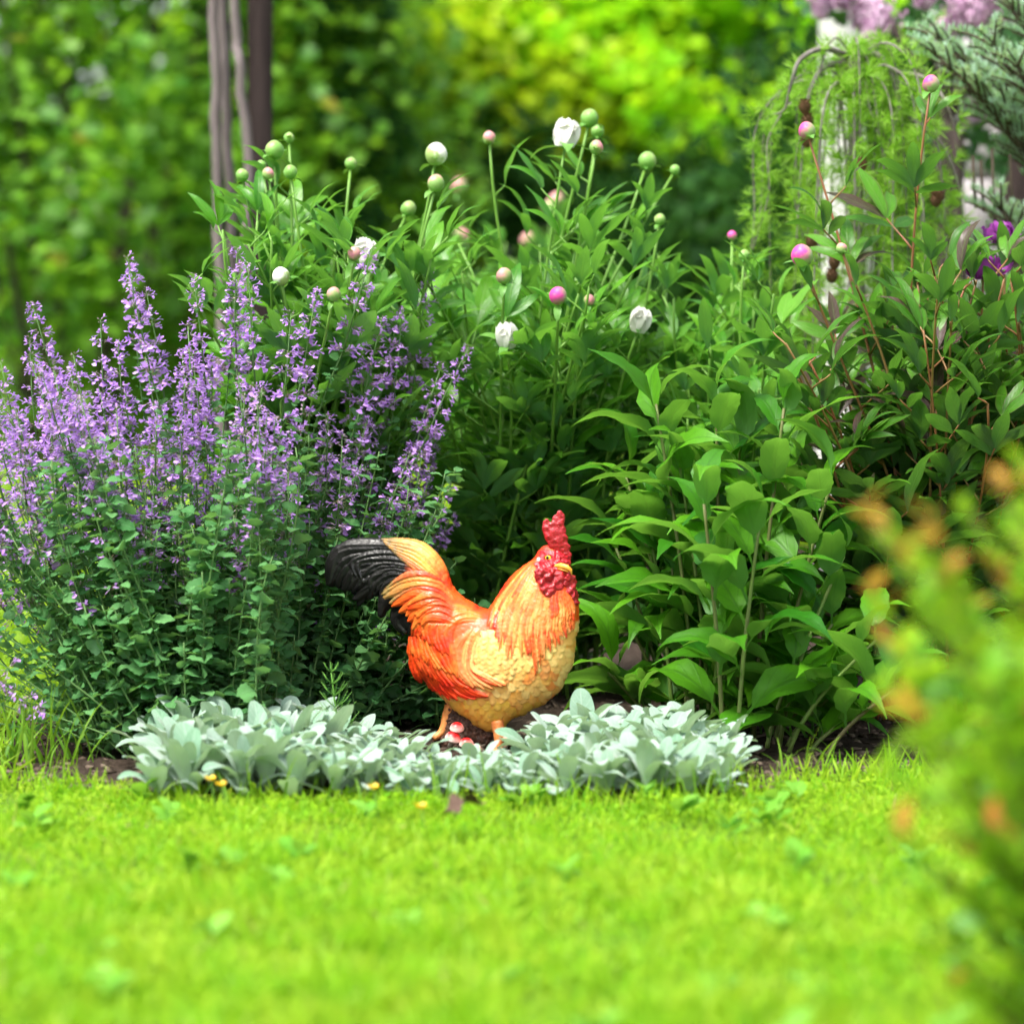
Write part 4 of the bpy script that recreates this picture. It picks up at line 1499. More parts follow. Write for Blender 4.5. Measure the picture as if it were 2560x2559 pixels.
peony('peony', 'green peony clump with few buds between coneflower and weeping larch', 1760, 6.30, .12,
      [(1860, 640, 14, 'green', 6.2), (1830, 590, 12, 'magenta', 6.4)],
      22, env_white, S_G, 'peony', xr=(-290, 250))
env_red = lambda x: np.interp(x, [1850, 2050, 2250, 2400, 2560, 2700], [900, 720, 640, 680, 700, 700])
peony('peony', 'dark peony with red-brown stems and magenta buds before the weeping larch', 2280, 5.95, .10,
      [(2325, 212, 21, 'magenta', 5.95), (2022, 328, 21, 'magenta', 6.0), (2013, 640, 27, 'magenta', 5.8), (2108, 622, 14, 'pink', 5.85)],
      24, env_red, S_R, 'peony_dark', .0034, .100, xr=(-330, 240))
peony('peony', 'dark peony with wilted purple flowers below the silvery fir', 2540, 6.1, .10,
      [(2512, 578, 36, 'purple', 6.1), (2458, 662, 38, 'purple', 6.0)],
      22, env_red, S_R, 'peony_dark', .0034, .100, xr=(-260, 260))

# low leafy fill of the peonies near the soil behind the statue
# ------------------------------------------------------------------ coneflower
et = [leaf_tpl(W=w_, a=.62, b=1.35, nl=14, nw=6, bend=b_, rise=.5, fold=f_, wave=.13, serr=.05, stalk=.14, twist=tw, seed=i + 70, wf=2.6)
      for i, (w_, b_, f_, tw) in enumerate(((.135, 1.4, .30, .15), (.15, 1.9, .25, -.2), (.125, 2.5, .35, .1), (.155, 1.0, .2, .0), (.14, 1.7, .4, -.35)))]
EC = A3(GX(1800, 5.62), 5.62, .012)
ec = thing('coneflower', 'leafy coneflower clump with broad pointed leaves right beside the rooster statue', 'plant', EC)
ep = Plant(ec, et, [MAT['echi']])
tips = [(1640, 1010), (1790, 1000), (1960, 1020), (1850, 1130), (1700, 1170), (1980, 1140), (1560, 1180), (2080, 1200), (1620, 1290), (1760, 1260), (1900, 1300),
        (1540, 1370), (2000, 1330), (1680, 1420), (1820, 1430), (2110, 1390), (1560, 1540), (1950, 1480), (1750, 1560), (2080, 1560), (1640, 1630), (1860, 1620),
        (2150, 1780), (2060, 1850), (1960, 1860), (2190, 1600), (2040, 1760), (1830, 1850), (2240, 1720), (1520, 1680), (1990, 1660), (1720, 1740), (2130, 1700), (1880, 1780), (1600, 1770)]
for (tx, ty) in tips:
    Y = R(5.38, 5.85) if tx > 1700 else R(5.66, 5.95)
    b = A3(GX(1800 + (tx - 1800) * .55 + R(-40, 40), Y), Y + R(-.05, .05), .012)
    tp = P(tx, ty, Y)
    pts = stem_path(b, tp, 0, 12)
    so = Soup()
    v, f, u = tube(pts, np.linspace(.0042, .0026, 12), 7)
    so.add(v, f, u)
    st = ep.stem(so, [MAT['echi_stem']])
    nl_ = max(6, int(tp[2] / .038))
    az = R(0, 6.28)
    for k in range(nl_):
        q = lerp(.12, .995, (k / (nl_ - 1)) ** .75)
        x = min(q, .998) * 11; i = int(x)
        p = lerp(pts[i], pts[i + 1], x - i)
        az += 2.4 + R(-.5, .5)
        el = lerp(.05, .62, q ** 2) + R(-.25, .25)
        d = A3(math.cos(az) * math.cos(el), math.sin(az) * math.cos(el), math.sin(el))
        L = lerp(.235, .175, q ** 2) * R(.75, 1.15)
        ep.leaf(p, d, A3(0, 0, 1) + rng.normal(0, .25, 3) + (A3(0, 0, 0)), (L, L, L), st)
ep.done()

# a few grass tufts and a horsetail weed
tuft('grass_tuft', 'long bright grass blades sprouting left of the catmint by the bare soil', GX(60, 5.35), 5.35, 60, .17, .05, group=None)
tuft('grass_tuft', 'tall grass blades in the bed edge before the coneflower', GX(2010, 5.14), 5.14, 16, .12, .03)
tuft('grass_tuft', 'thin grass blades standing between lamb\'s ear and lawn', GX(1080, 4.93), 4.93, 26, .11, .10)
tuft('grass_tuft', 'loose grass blades before the first lamb\'s ear rosettes near bare soil', GX(700, 4.95), 4.95, 24, .10, .09)
tuft('grass_tuft', 'grass blades at the lawn edge before the last lamb\'s ear rosettes', GX(1600, 4.97), 4.97, 26, .09, .11)
tuft('grass_tuft', 'grass blades growing through the spread catmint stems over the lawn', GX(-60, 5.5), 5.5, 50, .2, .08)

# buttercups
MAT['butter'] = leaf_mat('buttercup_petal', (.75, .48, .01), (.85, .58, .02), .3, .3, 0, tcol=(.9, .6, .02), back=(.75, .5, .02))
bpet = new_mesh('petal', *leaf_tpl(.42, .5, .3, 4, 2, bend=-.7, rise=.2, fold=.1, seed=90), [MAT['butter']])
for (bx_, by_, yy, lab) in ((527, 1950, 4.80, 'yellow buttercup against the first lamb\'s ear rosettes'), (553, 1964, 4.74, 'yellow buttercup just beside another before the lamb\'s ear'),
                            (934, 1971, 4.70, 'yellow buttercup on a long stalk before the lamb\'s ear row'), (1053, 2019, 4.53, 'low yellow buttercup at the lawn edge by the dry leaf')):
    c = P(bx_, by_, yy)
    rt = thing('buttercup', lab, 'flower', (c[0], c[1], 0), 'buttercups at the lawn edge')
    v, f, u = tube([(0.01, 0.01, 0), (.004, 0, c[2] * .6), (0, 0, c[2])], [.0012, .001, .0009], 5)
    obj('stalk', new_mesh('stalk', v, f, u, [MAT['peony_stem']]), rt)
    for k in range(5):
        a = k * 1.2566
        obj('petal', bpet, rt, frame1(A3(0, 0, c[2]), A3(math.cos(a), math.sin(a) - .35, .45), A3(-math.cos(a) * .5, -math.sin(a) * .5, 1), .0115))

# dry brown leaf on the lawn
MAT['dry'] = plain_mat('dry_leaf', (.06, .035, .025), (.17, .11, .085), 60, .8, .2, .6, .003, 0.)
V, F, UV = leaf_tpl(.32, .5, .6, 12, 8, bend=1.3, rise=.6, fold=.6, wave=.5, seed=95, twist=.8)
c = P(1165, 2058, 4.50)
o = obj('dry_leaf', new_mesh('dry_leaf', V, F, UV, [MAT['dry']]), None, frame1(A3(c[0] - .03, c[1], .052), A3(1, .15, .12), A3(.1, -.5, 1), .062))
tag(o, 'curled dry brown leaf lying on the lawn before the lamb\'s ear', 'dead leaf')

# horsetail weed in front of the catmint
MAT['horsetail'] = plain_mat('horsetail', (.08, .24, .03), (.14, .34, .05), 40)
hb = P(850, 1860, 5.34)
so = Soup()
ax_ = bez(A3(hb[0], hb[1], .01), A3(hb[0], hb[1], .06), P(838, 1760, 5.34), P(828, 1680, 5.34), 9)
v, f, u = tube(ax_, .0013, 5); so.add(v, f, u)
ho = thing('horsetail', 'thin feathery horsetail weed growing before the catmint leaves', 'plant', (hb[0], hb[1], .01))
hs_ = obj('stem', so.mesh('stem', [MAT['horsetail']], (hb[0], hb[1], .01)), ho)
for i in range(2, 9):
    for k in range(6):
        a = k * 1.047 + i
        L = .05 * (1 - i / 11)
        d = A3(math.cos(a), math.sin(a), .75)
        v, f, u = tube([ax_[i], ax_[i] + d * L * .6, ax_[i] + d * L + A3(0, 0, .006)], [.0008, .0007, .0004], 4)
        obj('branch', new_mesh('branch', v - A3(hb[0], hb[1], .01), f, u, [MAT['horsetail']]), ho)

# ------------------------------------------------------------------ weeping larch
MAT['larch'] = leaf_mat('larch_needle', (.16, .40, .02), (.32, .58, .05), .4, .5, 0, tcol=(.4, .7, .05))
MAT['larch_bark'] = plain_mat('larch_bark', (.10, .085, .07), (.28, .26, .24), 60, .85, .15, .6, .004, .2, (1, 1, .3))
MAT['cone'] = plain_mat('larch_cone', (.10, .05, .025), (.20, .11, .06), 120, .8, .2, .6, .003, .3)
LY = 6.62
LC = A3(GX(2135, LY), LY, 0.)
la = thing('weeping_larch', 'small weeping larch with bright green needles and arching grey branches', 'tree', LC)
tp = P(2130, 150, LY)
so = Soup()
v, f, u = tube(smooth_path([LC, LC + A3(.01, 0, .4), P(2140, 500, LY), P(2136, 300, LY), tp], 16), np.linspace(.019, .012, 16), 9)
so.add(v, f, u)
obj('trunk', so.mesh('trunk', [MAT['larch_bark']], LC), la)


def needle_tpl(n, L, spread, seed):
    g = np.random.default_rng(seed)
    V, F = [], []
    for k in range(n):
        a, el = g.uniform(0, 6.28), g.uniform(.1, spread)
        d = A3(math.sin(el) * math.cos(a), math.cos(el), math.sin(el) * math.sin(a))
        s = unit(np.cross(d, g.normal(size=3))) * .020 * L
        l = L * g.uniform(.7, 1.1)
        b = len(V)
        V += [d * .05 * L - s, d * .05 * L + s, d * l * .6 + s, d * l, d * l * .6 - s]
        F += [(b, b + 1, b + 2), (b, b + 2, b + 4), (b + 4, b + 2, b + 3)]
    return np.array(V), np.array(F), np.full((len(V), 2), .5)


NTP = [needle_tpl(24, 1., 1.45, i) for i in range(4)]
paths = [[(2140, 150), (2190, 135), (2230, 190), (2245, 270), (2230, 340), (2190, 440), (2160, 560)], [(2245, 280), (2310, 320), (2360, 370), (2400, 480), (2410, 620)],
         [(2225, 180), (2320, 200), (2365, 260), (2390, 330)], [(2120, 140), (2060, 122), (2000, 150), (1975, 220), (1960, 275), (1918, 290)],
         [(2120, 155), (2060, 170), (2025, 230), (2010, 330), (2000, 470), (1990, 620)], [(2110, 160), (2100, 240), (2110, 330), (2120, 450), (2130, 600)],
         [(2150, 165), (2175, 230), (2190, 330), (2180, 480), (2190, 640)]]
P3 = []
for pth in paths:
    dy = R(-.09, .03)
    P3.append((np.array([P(a, b, LY + dy * min(1, i / 2)) for i, (a, b) in enumerate(pth)]), .007))
for k in range(38):
    a = R(0, 6.28)
    rad = R(.05, .19)
    top = tp + A3(0, 0, R(-.10, .01))
    out = A3(math.cos(a), math.sin(a), 0)
    drop = R(.25, .80)
    e1 = top + out * rad * .55 + A3(0, 0, .03)
    e2 = top + out * rad + A3(0, 0, -.06)
    P3.append((np.array([top, e1, e2, e2 + A3(out[0] * .02, out[1] * .02, -drop * .5) + rng.normal(0, .012, 3), e2 + A3(out[0] * .035, out[1] * .03, -drop) + rng.normal(0, .02, 3)]), .0026))
for (c3, r_) in P3:
    pts = smooth_path(c3, 26)
    so = Soup()
    v, f, u = tube(pts, np.linspace(r_, .0011, 26), 6)
    so.add(v, f, u)
    br = obj('branch', so.mesh('branch', [MAT['larch_bark']], LC), la)
    seg = np.linalg.norm(np.diff(pts, axis=0), axis=1); cum = np.concatenate([[0], np.cumsum(seg)])
    s_ = np.arange(.03, cum[-1], .0185) + rng.uniform(-.007, .007, len(np.arange(.03, cum[-1], .0185)))
    if r_ > .006:
        s_ = s_[(s_ > cum[-1] * .45) | (rng.random(len(s_)) < .35)]
    i = np.clip(np.searchsorted(cum, s_) - 1, 0, 24)
    fr_ = ((s_ - cum[i]) / seg[i])[:, None]
    pp = pts[i] * (1 - fr_) + pts[i + 1] * fr_
    dd = rand_dirs(len(s_)) + A3(0, -.1, .15)
    pp = pp + dd * rng.uniform(0, .018, (len(s_), 1))
    Mn = frames(pp, dd, rand_dirs(len(s_)), rng.uniform(.024, .040, len(s_)))
    so = scatter(NTP, Mn, rng.integers(0, 4, len(s_)))
    stuff(obj('needles', so.mesh('needles', [MAT['larch']], LC), br))
cv, cf = ellipsoid((0, 0, 0), (.011, .011, .014), 10, 8)
cone_soup = Soup().add(cv, cf)
for i in range(5):
    for k in range(8):
        a = k * .785 + i * .4
        z = -.010 + i * .005
        rr_ = .0105 * math.sqrt(max(.1, 1 - (z / .015) ** 2))
        M_ = frame1(A3(math.cos(a) * rr_ * .8, math.sin(a) * rr_ * .8, z), A3(math.cos(a), math.sin(a), .9), A3(-math.cos(a), -math.sin(a), 1), .009)
        scatter([leaf_tpl(.4, .5, .35, 3, 2, bend=-.5, seed=5)], M_[None], np.zeros(1, int), cone_soup)
cone_me = cone_soup.mesh('cone', [MAT['cone']])
for (a, b) in ((2012, 268), (2018, 302), (2017, 352), (2153, 413), (2346, 490), (2029, 605), (2086, 655), (2080, 690), (2340, 500)):
    m_ = np.eye(4); m_[:3, 3] = P(a, b, LY - .2) - LC
    obj('cone', cone_me, la, m_)

# ------------------------------------------------------------------ silvery fir at the side
MAT['fir'] = leaf_mat('fir_needle', (.16, .42, .18), (.46, .66, .50), .3, .45, 0, back=(.36, .50, .44))
MAT['fir_bark'] = plain_mat('fir_bark', (.06, .045, .035), (.14, .11, .085), 60, .9, .1, .5, .003)
FY = 6.8
FC = A3(GX(2690, FY), FY, 0.)
fi = thing('fir_tree', 'small silvery green fir with dense upswept needles', 'tree', FC)
v, f, u = tube([FC, FC + A3(0, 0, .8), FC + A3(-.01, 0, 1.7)], [.03, .025, .008], 8)
obj('trunk', new_mesh('trunk', v - FC, f, u, [MAT['fir_bark']]), fi)
ndl = [leaf_tpl(.075, .15, .2, 2, 2, bend=b_, rise=-.3, fold=-.2, seed=i) for i, b_ in enumerate((-.4, -.9))]


def fir_twig(so, p0, p1, dens=.0024, nl=.021):
    pts = smooth_path([p0, lerp(p0, p1, .5) + A3(0, 0, .006), p1], 10)
    v, f, u = tube(pts, np.linspace(.0035, .0015, 10), 5)
    so.add(v, f, u, 1)
    L = np.linalg.norm(p1 - p0)
    n = int(L / dens) * 2
    q = rng.uniform(.02, 1, n)
    i = np.clip((q * 9).astype(int), 0, 8)
    fr_ = (q * 9 - i)[:, None]
    pp = pts[i] * (1 - fr_) + pts[i + 1] * fr_
    dr = unit(p1 - p0)
    s1 = unit(np.cross(dr, A3(0, 0, 1))); s2 = np.cross(s1, dr)
    a = rng.uniform(-.5, math.pi + .5, n)
    d = np.cos(a)[:, None] * s1 + np.sin(a)[:, None] * s2 + dr * .75
    Mn = frames(pp, d, -np.cos(a)[:, None] * s1 * .3 + rand_dirs(n) * .5 + s2, rng.uniform(.75, 1.1, n) * nl)
    scatter(ndl, Mn, rng.integers(0, 2, n), so, 0)


def fir_branch(b0, b1, ntw=7, tl=.10):
    so = Soup()
    so2 = Soup()
    v, f, u = tube(smooth_path([b0, lerp(b0, b1, .5) + A3(0, 0, -.02), b1], 8), np.linspace(.009, .003, 8), 6)
    so.add(v, f, u)
    br = obj('branch', so.mesh('branch', [MAT['fir_bark']], FC), fi)
    d = unit(b1 - b0)
    side = unit(np.cross(d, A3(0, 0, 1)))
    for k in range(ntw):
        q = lerp(.3, .98, k / (ntw - 1))
        p = lerp(b0, b1, q) + A3(0, 0, -.02 * math.sin(q * 3.14))
        for sg in (-1, 1):
            L = tl * R(.7, 1.2) * (1.15 - .45 * q)
            dd = unit(d * .8 + side * sg * R(.5, .9) + A3(0, 0, R(-.1, .35)))
            fir_twig(so2, p, p + dd * L)
    fir_twig(so2, lerp(b0, b1, .6), b1 + d * .05)
    stuff(obj('needles', so2.mesh('needles', [MAT['fir'], MAT['fir_bark']], FC), br))


for (tx, ty, dy, sy) in ((2345, 95, -.05, 330), (2335, 135, -.15, 400), (2370, 175, .1, 420), (2530, 20, -.1, 200), (2440, 230, -.1, 500), (2480, 110, -.2, 350),
                         (2520, 300, -.1, 560), (2500, 520, -.15, 760), (2540, 160, -.25, 420),
                         (2300, 700, -.05, 900), (2420, 620, -.12, 850), (2480, 720, -.15, 930)):
    b0 = A3(FC[0], FY, P(2690, sy, FY)[2])
    fir_branch(b0, P(tx, ty, FY + dy), 8, .11)
for (a, b, b2) in ((2432, 520, 390), (2452, 530, 400), (2480, 560, 370), (2525, 540, 385), (2508, 640, 500), (2528, 660, 520)):
    v, f, u = tube([P(a + 8, b, FY - .1), P(a + 3, (b + b2) / 2, FY - .1), P(a, b2, FY - .1)], [.0035, .003, .003], 6)
    obj('bare_twig', new_mesh('bare_twig', v - FC, f, u, [MAT['fir_bark']]), fi)

# ------------------------------------------------------------------ lilac, pale trunk, block pillar, posts
MAT['lilac_leaf'] = leaf_mat('lilac_leaf', (.02, .09, .02), (.05, .16, .03), .25, .35, .2, spec=.5)
MAT['lilac'] = leaf_mat('lilac_floret', (.84, .52, .78), (.94, .78, .90), .35, .6, 0, tcol=(.8, .5, .75), back=(.6, .32, .55))
MAT['dark_bark'] = plain_mat('dark_bark', (.035, .026, .024), (.09, .07, .062), 40, .9, .15, .8, .008, .1, (1, 1, .25))
LLY = 8.1
LLC = A3(GX(2420, LLY), LLY, 0)
li = thing('lilac_bush', 'lilac with drooping pink flower panicles and dark round leaves', 'shrub', LLC)
for (a, b) in ((2362, 150), (2330, 60), (2480, 80), (2150, -60), (2560, -40)):
    v, f, u = tube(smooth_path([LLC + A3(R(-.05, .05), R(-.05, .05), 0), P(2380 + R(-20, 30), 500, LLY), P(2370, 300, LLY), P(a, b, LLY + R(-.1, .1))], 12), np.linspace(.026, .010, 12), 8)
    obj('stem', new_mesh('stem', v - LLC, f, u, [MAT['dark_bark']]), li)
hl = [leaf_tpl(.42, .35, .75, 7, 4, bend=b_, rise=.4, fold=.2, seed=i, stalk=.1) for i, b_ in enumerate((.4, .9, 1.3))]
lp = Plant(li, hl, [MAT['lilac_leaf']])
for _ in range(560):
    px_, py_ = R(2030, 2700), -250 + 470 * rng.random() ** .9
    if py_ > 130 + .25 * (px_ - 2250) and R(0, 1) < .75:
        continue
    if py_ < -120 or (px_ < 2190 and py_ > 30):
        continue
    d = rand_dirs(1)[0] * A3(1, 1, .5) + A3(0, -.2, -.35)
    lp.leaf(P(px_, py_, LLY + R(.0, .45)), d, A3(0, -.4, 1) + rng.normal(0, .4, 3), R(.05, .075))
for _ in range(90):
    lp.leaf(P(R(2320, 2520), R(150, 420), LLY + R(.05, .3)), rand_dirs(1)[0] + A3(0, 0, -.4), A3(0, -.4, 1) + rng.normal(0, .4, 3), R(.045, .065))
lp.done()
fl4 = []
for s in range(2):
    V = [(0, 0, 0)]; F = []
    for k in range(4):
        a = k * 1.5708
        b = len(V)
        V += [(math.cos(a - .42) * .6, math.sin(a - .42) * .6, .14), (math.cos(a) * 1.05, math.sin(a) * 1.05, .05 - .12 * s), (math.cos(a + .42) * .6, math.sin(a + .42) * .6, .14)]
        F += [(0, b, b + 1), (0, b + 1, b + 2)]
    V.append((0, 0, -.9)); F.append((len(V) - 1, 1, 4)); F.append((len(V) - 1, 7, 10))
    fl4.append((np.array(V), np.array(F), np.full((len(V), 2), .5)))


def panicle(p0, p1, r, n):
    q = rng.random(n) ** .85
    ax_ = np.asarray(p1) - np.asarray(p0)
    off_ = rand_dirs(n)
    rad_ = r * (1 - .72 * q) * rng.uniform(.15, 1., n) ** .6
    lob = 1 + .35 * np.sin(q * 22 + np.arctan2(off_[:, 1], off_[:, 0]) * 2)
    pp = p0 + ax_ * q[:, None] + off_ * (rad_ * lob)[:, None]
    z = off_ + rand_dirs(n) * .35
    Mx_ = frames(pp, np.cross(z, rand_dirs(n)), z, rng.uniform(.0075, .0105, n))
    so = scatter(fl4, Mx_, rng.integers(0, 2, n))
    v, f, u = tube([p0, p1], [.003, .001], 5)
    so.add(v, f, u, 1)
    o = obj('flower_panicle', so.mesh('flower_panicle', [MAT['lilac'], MAT['dark_bark']], LLC), li)


for (a, b, a2, b2, r, n) in ((2060, -40, 2050, 25, .035, 210), (2180, -60, 2150, 55, .05, 330), (2210, 10, 2170, 95, .04, 240), (2090, -80, 2110, 0, .04, 200), (2430, -60, 2400, 55, .06, 420),
                             (2470, -40, 2440, 40, .05, 300), (2360, 60, 2345, 80, .035, 160), (2400, 215, 2385, 240, .03, 150), (2430, 265, 2420, 300, .034, 190), (2320, -50, 2310, 0, .04, 170),
                             (2460, 215, 2440, 240, .028, 110), (2540, -40, 2520, 30, .045, 200)):
    dY = R(-.35, -.15) if b < 150 else R(.0, .1)
    panicle(P(a, b + 12, LLY + dY), P(a2, b2 + 12, LLY + dY), r * 1.25, int(n * 1.5))

# pale trunk behind the larch
t = NT('pale_bark')
tc = t.n('ShaderNodeTexCoord'); mpn = t.n('ShaderNodeMapping'); mpn.inputs['Scale'].default_value = (3, 3, 14)
t.t.links.new(tc.outputs['Object'], mpn.inputs[0])
nzn = t.n('ShaderNodeTexNoise'); nzn.inputs['Scale'].default_value = 1.6; nzn.inputs['Detail'].default_value = 6
t.t.links.new(mpn.outputs[0], nzn.inputs['Vector'])
fb = t.ramp(nzn.outputs[0], .60, .70)
MAT['pale_bark'] = t.out(t.pbsdf(t.mix(fb, (.74, .72, .70), (.10, .09, .085)), .8, .2, t.bump(nzn.outputs[0], .5, .006)))
TY = 9.2
TC = A3(GX(2110, TY), TY, 0)
bt = thing('pale_trunked_tree', 'tree with a thick pale white trunk behind the weeping larch', 'tree', TC)
pth = smooth_path([TC, P(2118, 600, TY), P(2108, 200, TY), P(2098, 0, TY), P(2090, -700, TY), P(2105, -1800, TY)], 24)
v, f, u = tube(pth, np.interp(np.linspace(0, 1, 24), [0, .3, 1], [.085, .072, .04]), 14)
obj('trunk', new_mesh('trunk', v - TC, f, u, [MAT['pale_bark']]), bt)
MAT['birch_leaf'] = leaf_mat('pale_tree_leaf', (.07, .22, .02), (.16, .36, .03), .35, .45, 0)
bl4 = [leaf_tpl(.36, .4, .7, 3, 2, bend=b_, fold=.2, seed=i) for i, b_ in enumerate((.4, 1.))]


def crown(n, c, r, size, clumps=60, csd=.16, shell=.55, drop=.0, lo=None):
    """leaf transforms scattered as clumps through an ellipsoid"""
    cd = rand_dirs(clumps) * (shell + (1 - shell) * rng.random((clumps, 1)) ** .5) * np.asarray(r) + np.asarray(c)
    k = rng.integers(0, clumps, n)
    pp = cd[k] + rng.normal(0, csd, (n, 3)) * np.minimum(1, np.asarray(r) / max(r)) ** .5
    if lo is not None:
        pp[:, 2] = np.maximum(pp[:, 2], lo + rng.uniform(0, .2, n))
    d = rand_dirs(n) * A3(1, 1, .6) + A3(0, 0, -drop)
    return frames(pp, d, A3(0, -.25, .8) + rand_dirs(n) * .7, rng.uniform(.7, 1.25, n) * size)


M_ = crown(2600, TC + A3(0, .2, 3.0), (1.3, 1.3, .8), .055, 70, .2)
stuff(obj('crown', scatter(bl4, M_, rng.integers(0, 2, len(M_))).mesh('crown', [MAT['birch_leaf']], TC), bt))
for k in range(7):
    i = 14 + k
    a = k * 2.4
    v, f, u = tube(smooth_path([pth[i], pth[i] + A3(math.cos(a) * .4, math.sin(a) * .4, .25), pth[i] + A3(math.cos(a) * .9, math.sin(a) * .9, .4)], 8), np.linspace(.022, .006, 8), 6)
    obj('limb', new_mesh('limb', v - TC, f, u, [MAT['pale_bark']]), bt)

# grey block pillar with dark fence post
MAT['block'] = plain_mat('grey_block', (.42, .38, .40), (.55, .51, .53), 30, .9, .15, .4, .004, .35)
MAT['mortar'] = plain_mat('mortar', (.14, .13, .13), (.2, .19, .19), 60, .95, .1, .4, .002, 0.)
BY = 8.9
BC = A3(GX(2446, BY), BY, 0)
pi_ = thing('block_pillar', 'pale grey pillar of stacked blocks behind the fir', 'pillar', BC)


def bev_box(cx, cy, cz, sx, sy, sz, b=.006):
    bm_v, F = [], []
    xs = []
    for z, ins_ in ((-1, b), (-1 + 2 * b / sz, 0), (1 - 2 * b / sz, 0), (1, b)):
        for (x, y) in ((-1, -1), (1, -1), (1, 1), (-1, 1)):
            bm_v.append((cx + x * (sx / 2 - ins_), cy + y * (sy / 2 - ins_), cz + z * sz / 2))
    for l in range(3):
        for k in range(4):
            F.append((l * 4 + k, l * 4 + (k + 1) % 4, (l + 1) * 4 + (k + 1) % 4, (l + 1) * 4 + k))
    F += [(3, 2, 1, 0), (12, 13, 14, 15)]
    return np.array(bm_v), np.array(F)


v, f = bev_box(0, 0, .85, .108, .108, 1.7)
obj('core', new_mesh('core', v, f, None, [MAT['mortar']], smooth=False), pi_)
zb = 0.0
for k in range(9):
    v, f = bev_box(R(-.002, .002), R(-.002, .002), 0, .122, .122, .176)
    m_ = np.eye(4); m_[2, 3] = zb + .09
    obj('block', new_mesh('block', v, f, None, [MAT['block']], smooth=False), pi_, m_)
    zb += .186
v, f = bev_box(0, 0, 0, .15, .15, .05)
m_ = np.eye(4); m_[2, 3] = zb + .02
obj('cap', new_mesh('cap', v, f, None, [MAT['block']], smooth=False), pi_, m_)

MAT['dark_wood'] = plain_mat('dark_wood', (.030, .020, .020), (.075, .052, .050), 14, .85, .2, .5, .004, .2, (6, 6, .5))
MAT['grey_wood'] = plain_mat('grey_wood', (.12, .095, .095), (.26, .215, .22), 14, .9, .15, .6, .004, .2, (6, 6, .5))


def post(name, label, cat, px0, px1, Y, z1, w_, mat, rough=.004):
    c = A3(GX(px0, Y), Y, 0)
    zs = np.linspace(-.05, z1, 22)
    top = P(px1, 0, Y)
    xs = c[0] + (top[0] - c[0]) * zs / top[2]
    V = []
    for i, z in enumerate(zs):
        for (a, b) in ((-1, -1), (1, -1), (1, 1), (-1, 1)):
            V.append((xs[i] - c[0] + a * w_ / 2 + R(-rough, rough) * .3, b * w_ / 2 + R(-rough, rough) * .3, z))
    F = [(i * 4 + k, i * 4 + (k + 1) % 4, (i + 1) * 4 + (k + 1) % 4, (i + 1) * 4 + k) for i in range(21) for k in range(4)] + [(84, 85, 86, 87)]
    o = obj(name, new_mesh(name, np.array(V), [np.array(F)], None, [MAT[mat]], smooth=False))
    o.location = c
    return tag(o, label, cat)


post('wooden_post', 'thick dark brown wooden post beside thin grey poles behind the peony', 'post', 648, 651, 8.0, 2.6, .056, 'dark_wood')
post('fence_post', 'dark fence post against the grey block pillar', 'post', 2546, 2546, 8.86, 1.75, .085, 'dark_wood')


def pole(label, pts_px, Y, r):
    p3 = smooth_path([P(a, b, Y) for a, b in pts_px], 24)
    g = p3[0].copy(); c = A3(g[0], Y, 0)
    p3 = np.vstack([A3(g[0] + .004, Y, -.03), p3])
    p3[1:-1] += rng.normal(0, .0022, p3[1:-1].shape)
    v, f, u = tube(p3, r * (1 + rng.normal(0, .05, len(p3))), 9)
    o = obj('bare_pole', new_mesh('bare_pole', v - c, f, u, [MAT['grey_wood']]))
    o.location = c
    return tag(o, label, 'pole', 'thin grey poles by the dark post')


pole('grey weathered pole, outermost from the dark wooden post', [(560, 1500), (552, 900), (545, 500), (540, 250), (536, 0), (530, -900)], 7.9, .0125)
pole('grey weathered pole leaning, in the middle of its trio', [(590, 1500), (588, 900), (576, 500), (565, 250), (556, 0), (540, -900)], 7.95, .012)
pole('crooked pale grey pole next to the dark wooden post', [(618, 1500), (612, 900), (616, 600), (622, 400), (598, 150), (588, 0), (580, -900)], 7.85, .012)

# ------------------------------------------------------------------ shrubs and trees behind
HL = [leaf_tpl(.34, .45, .7, 4, 2, bend=b_, rise=.5, fold=.2, seed=i) for i, b_ in enumerate((.4, 1., 1.5))]
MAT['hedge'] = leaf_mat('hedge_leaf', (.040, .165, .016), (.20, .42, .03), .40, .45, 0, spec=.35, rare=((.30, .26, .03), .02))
MAT['hedge_dark_shade'] = leaf_mat('dark_shade_hedge_leaf', (.009, .048, .008), (.028, .10, .012), .25, .6, 0, spec=.12)  # very dark leaf colour carries the shade of the hollow under the bright shrubs
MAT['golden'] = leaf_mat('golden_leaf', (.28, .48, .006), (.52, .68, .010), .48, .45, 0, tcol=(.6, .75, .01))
MAT['midgreen'] = leaf_mat('mid_green_leaf', (.20, .52, .008), (.42, .72, .012), .5, .5, 0, spec=.2)


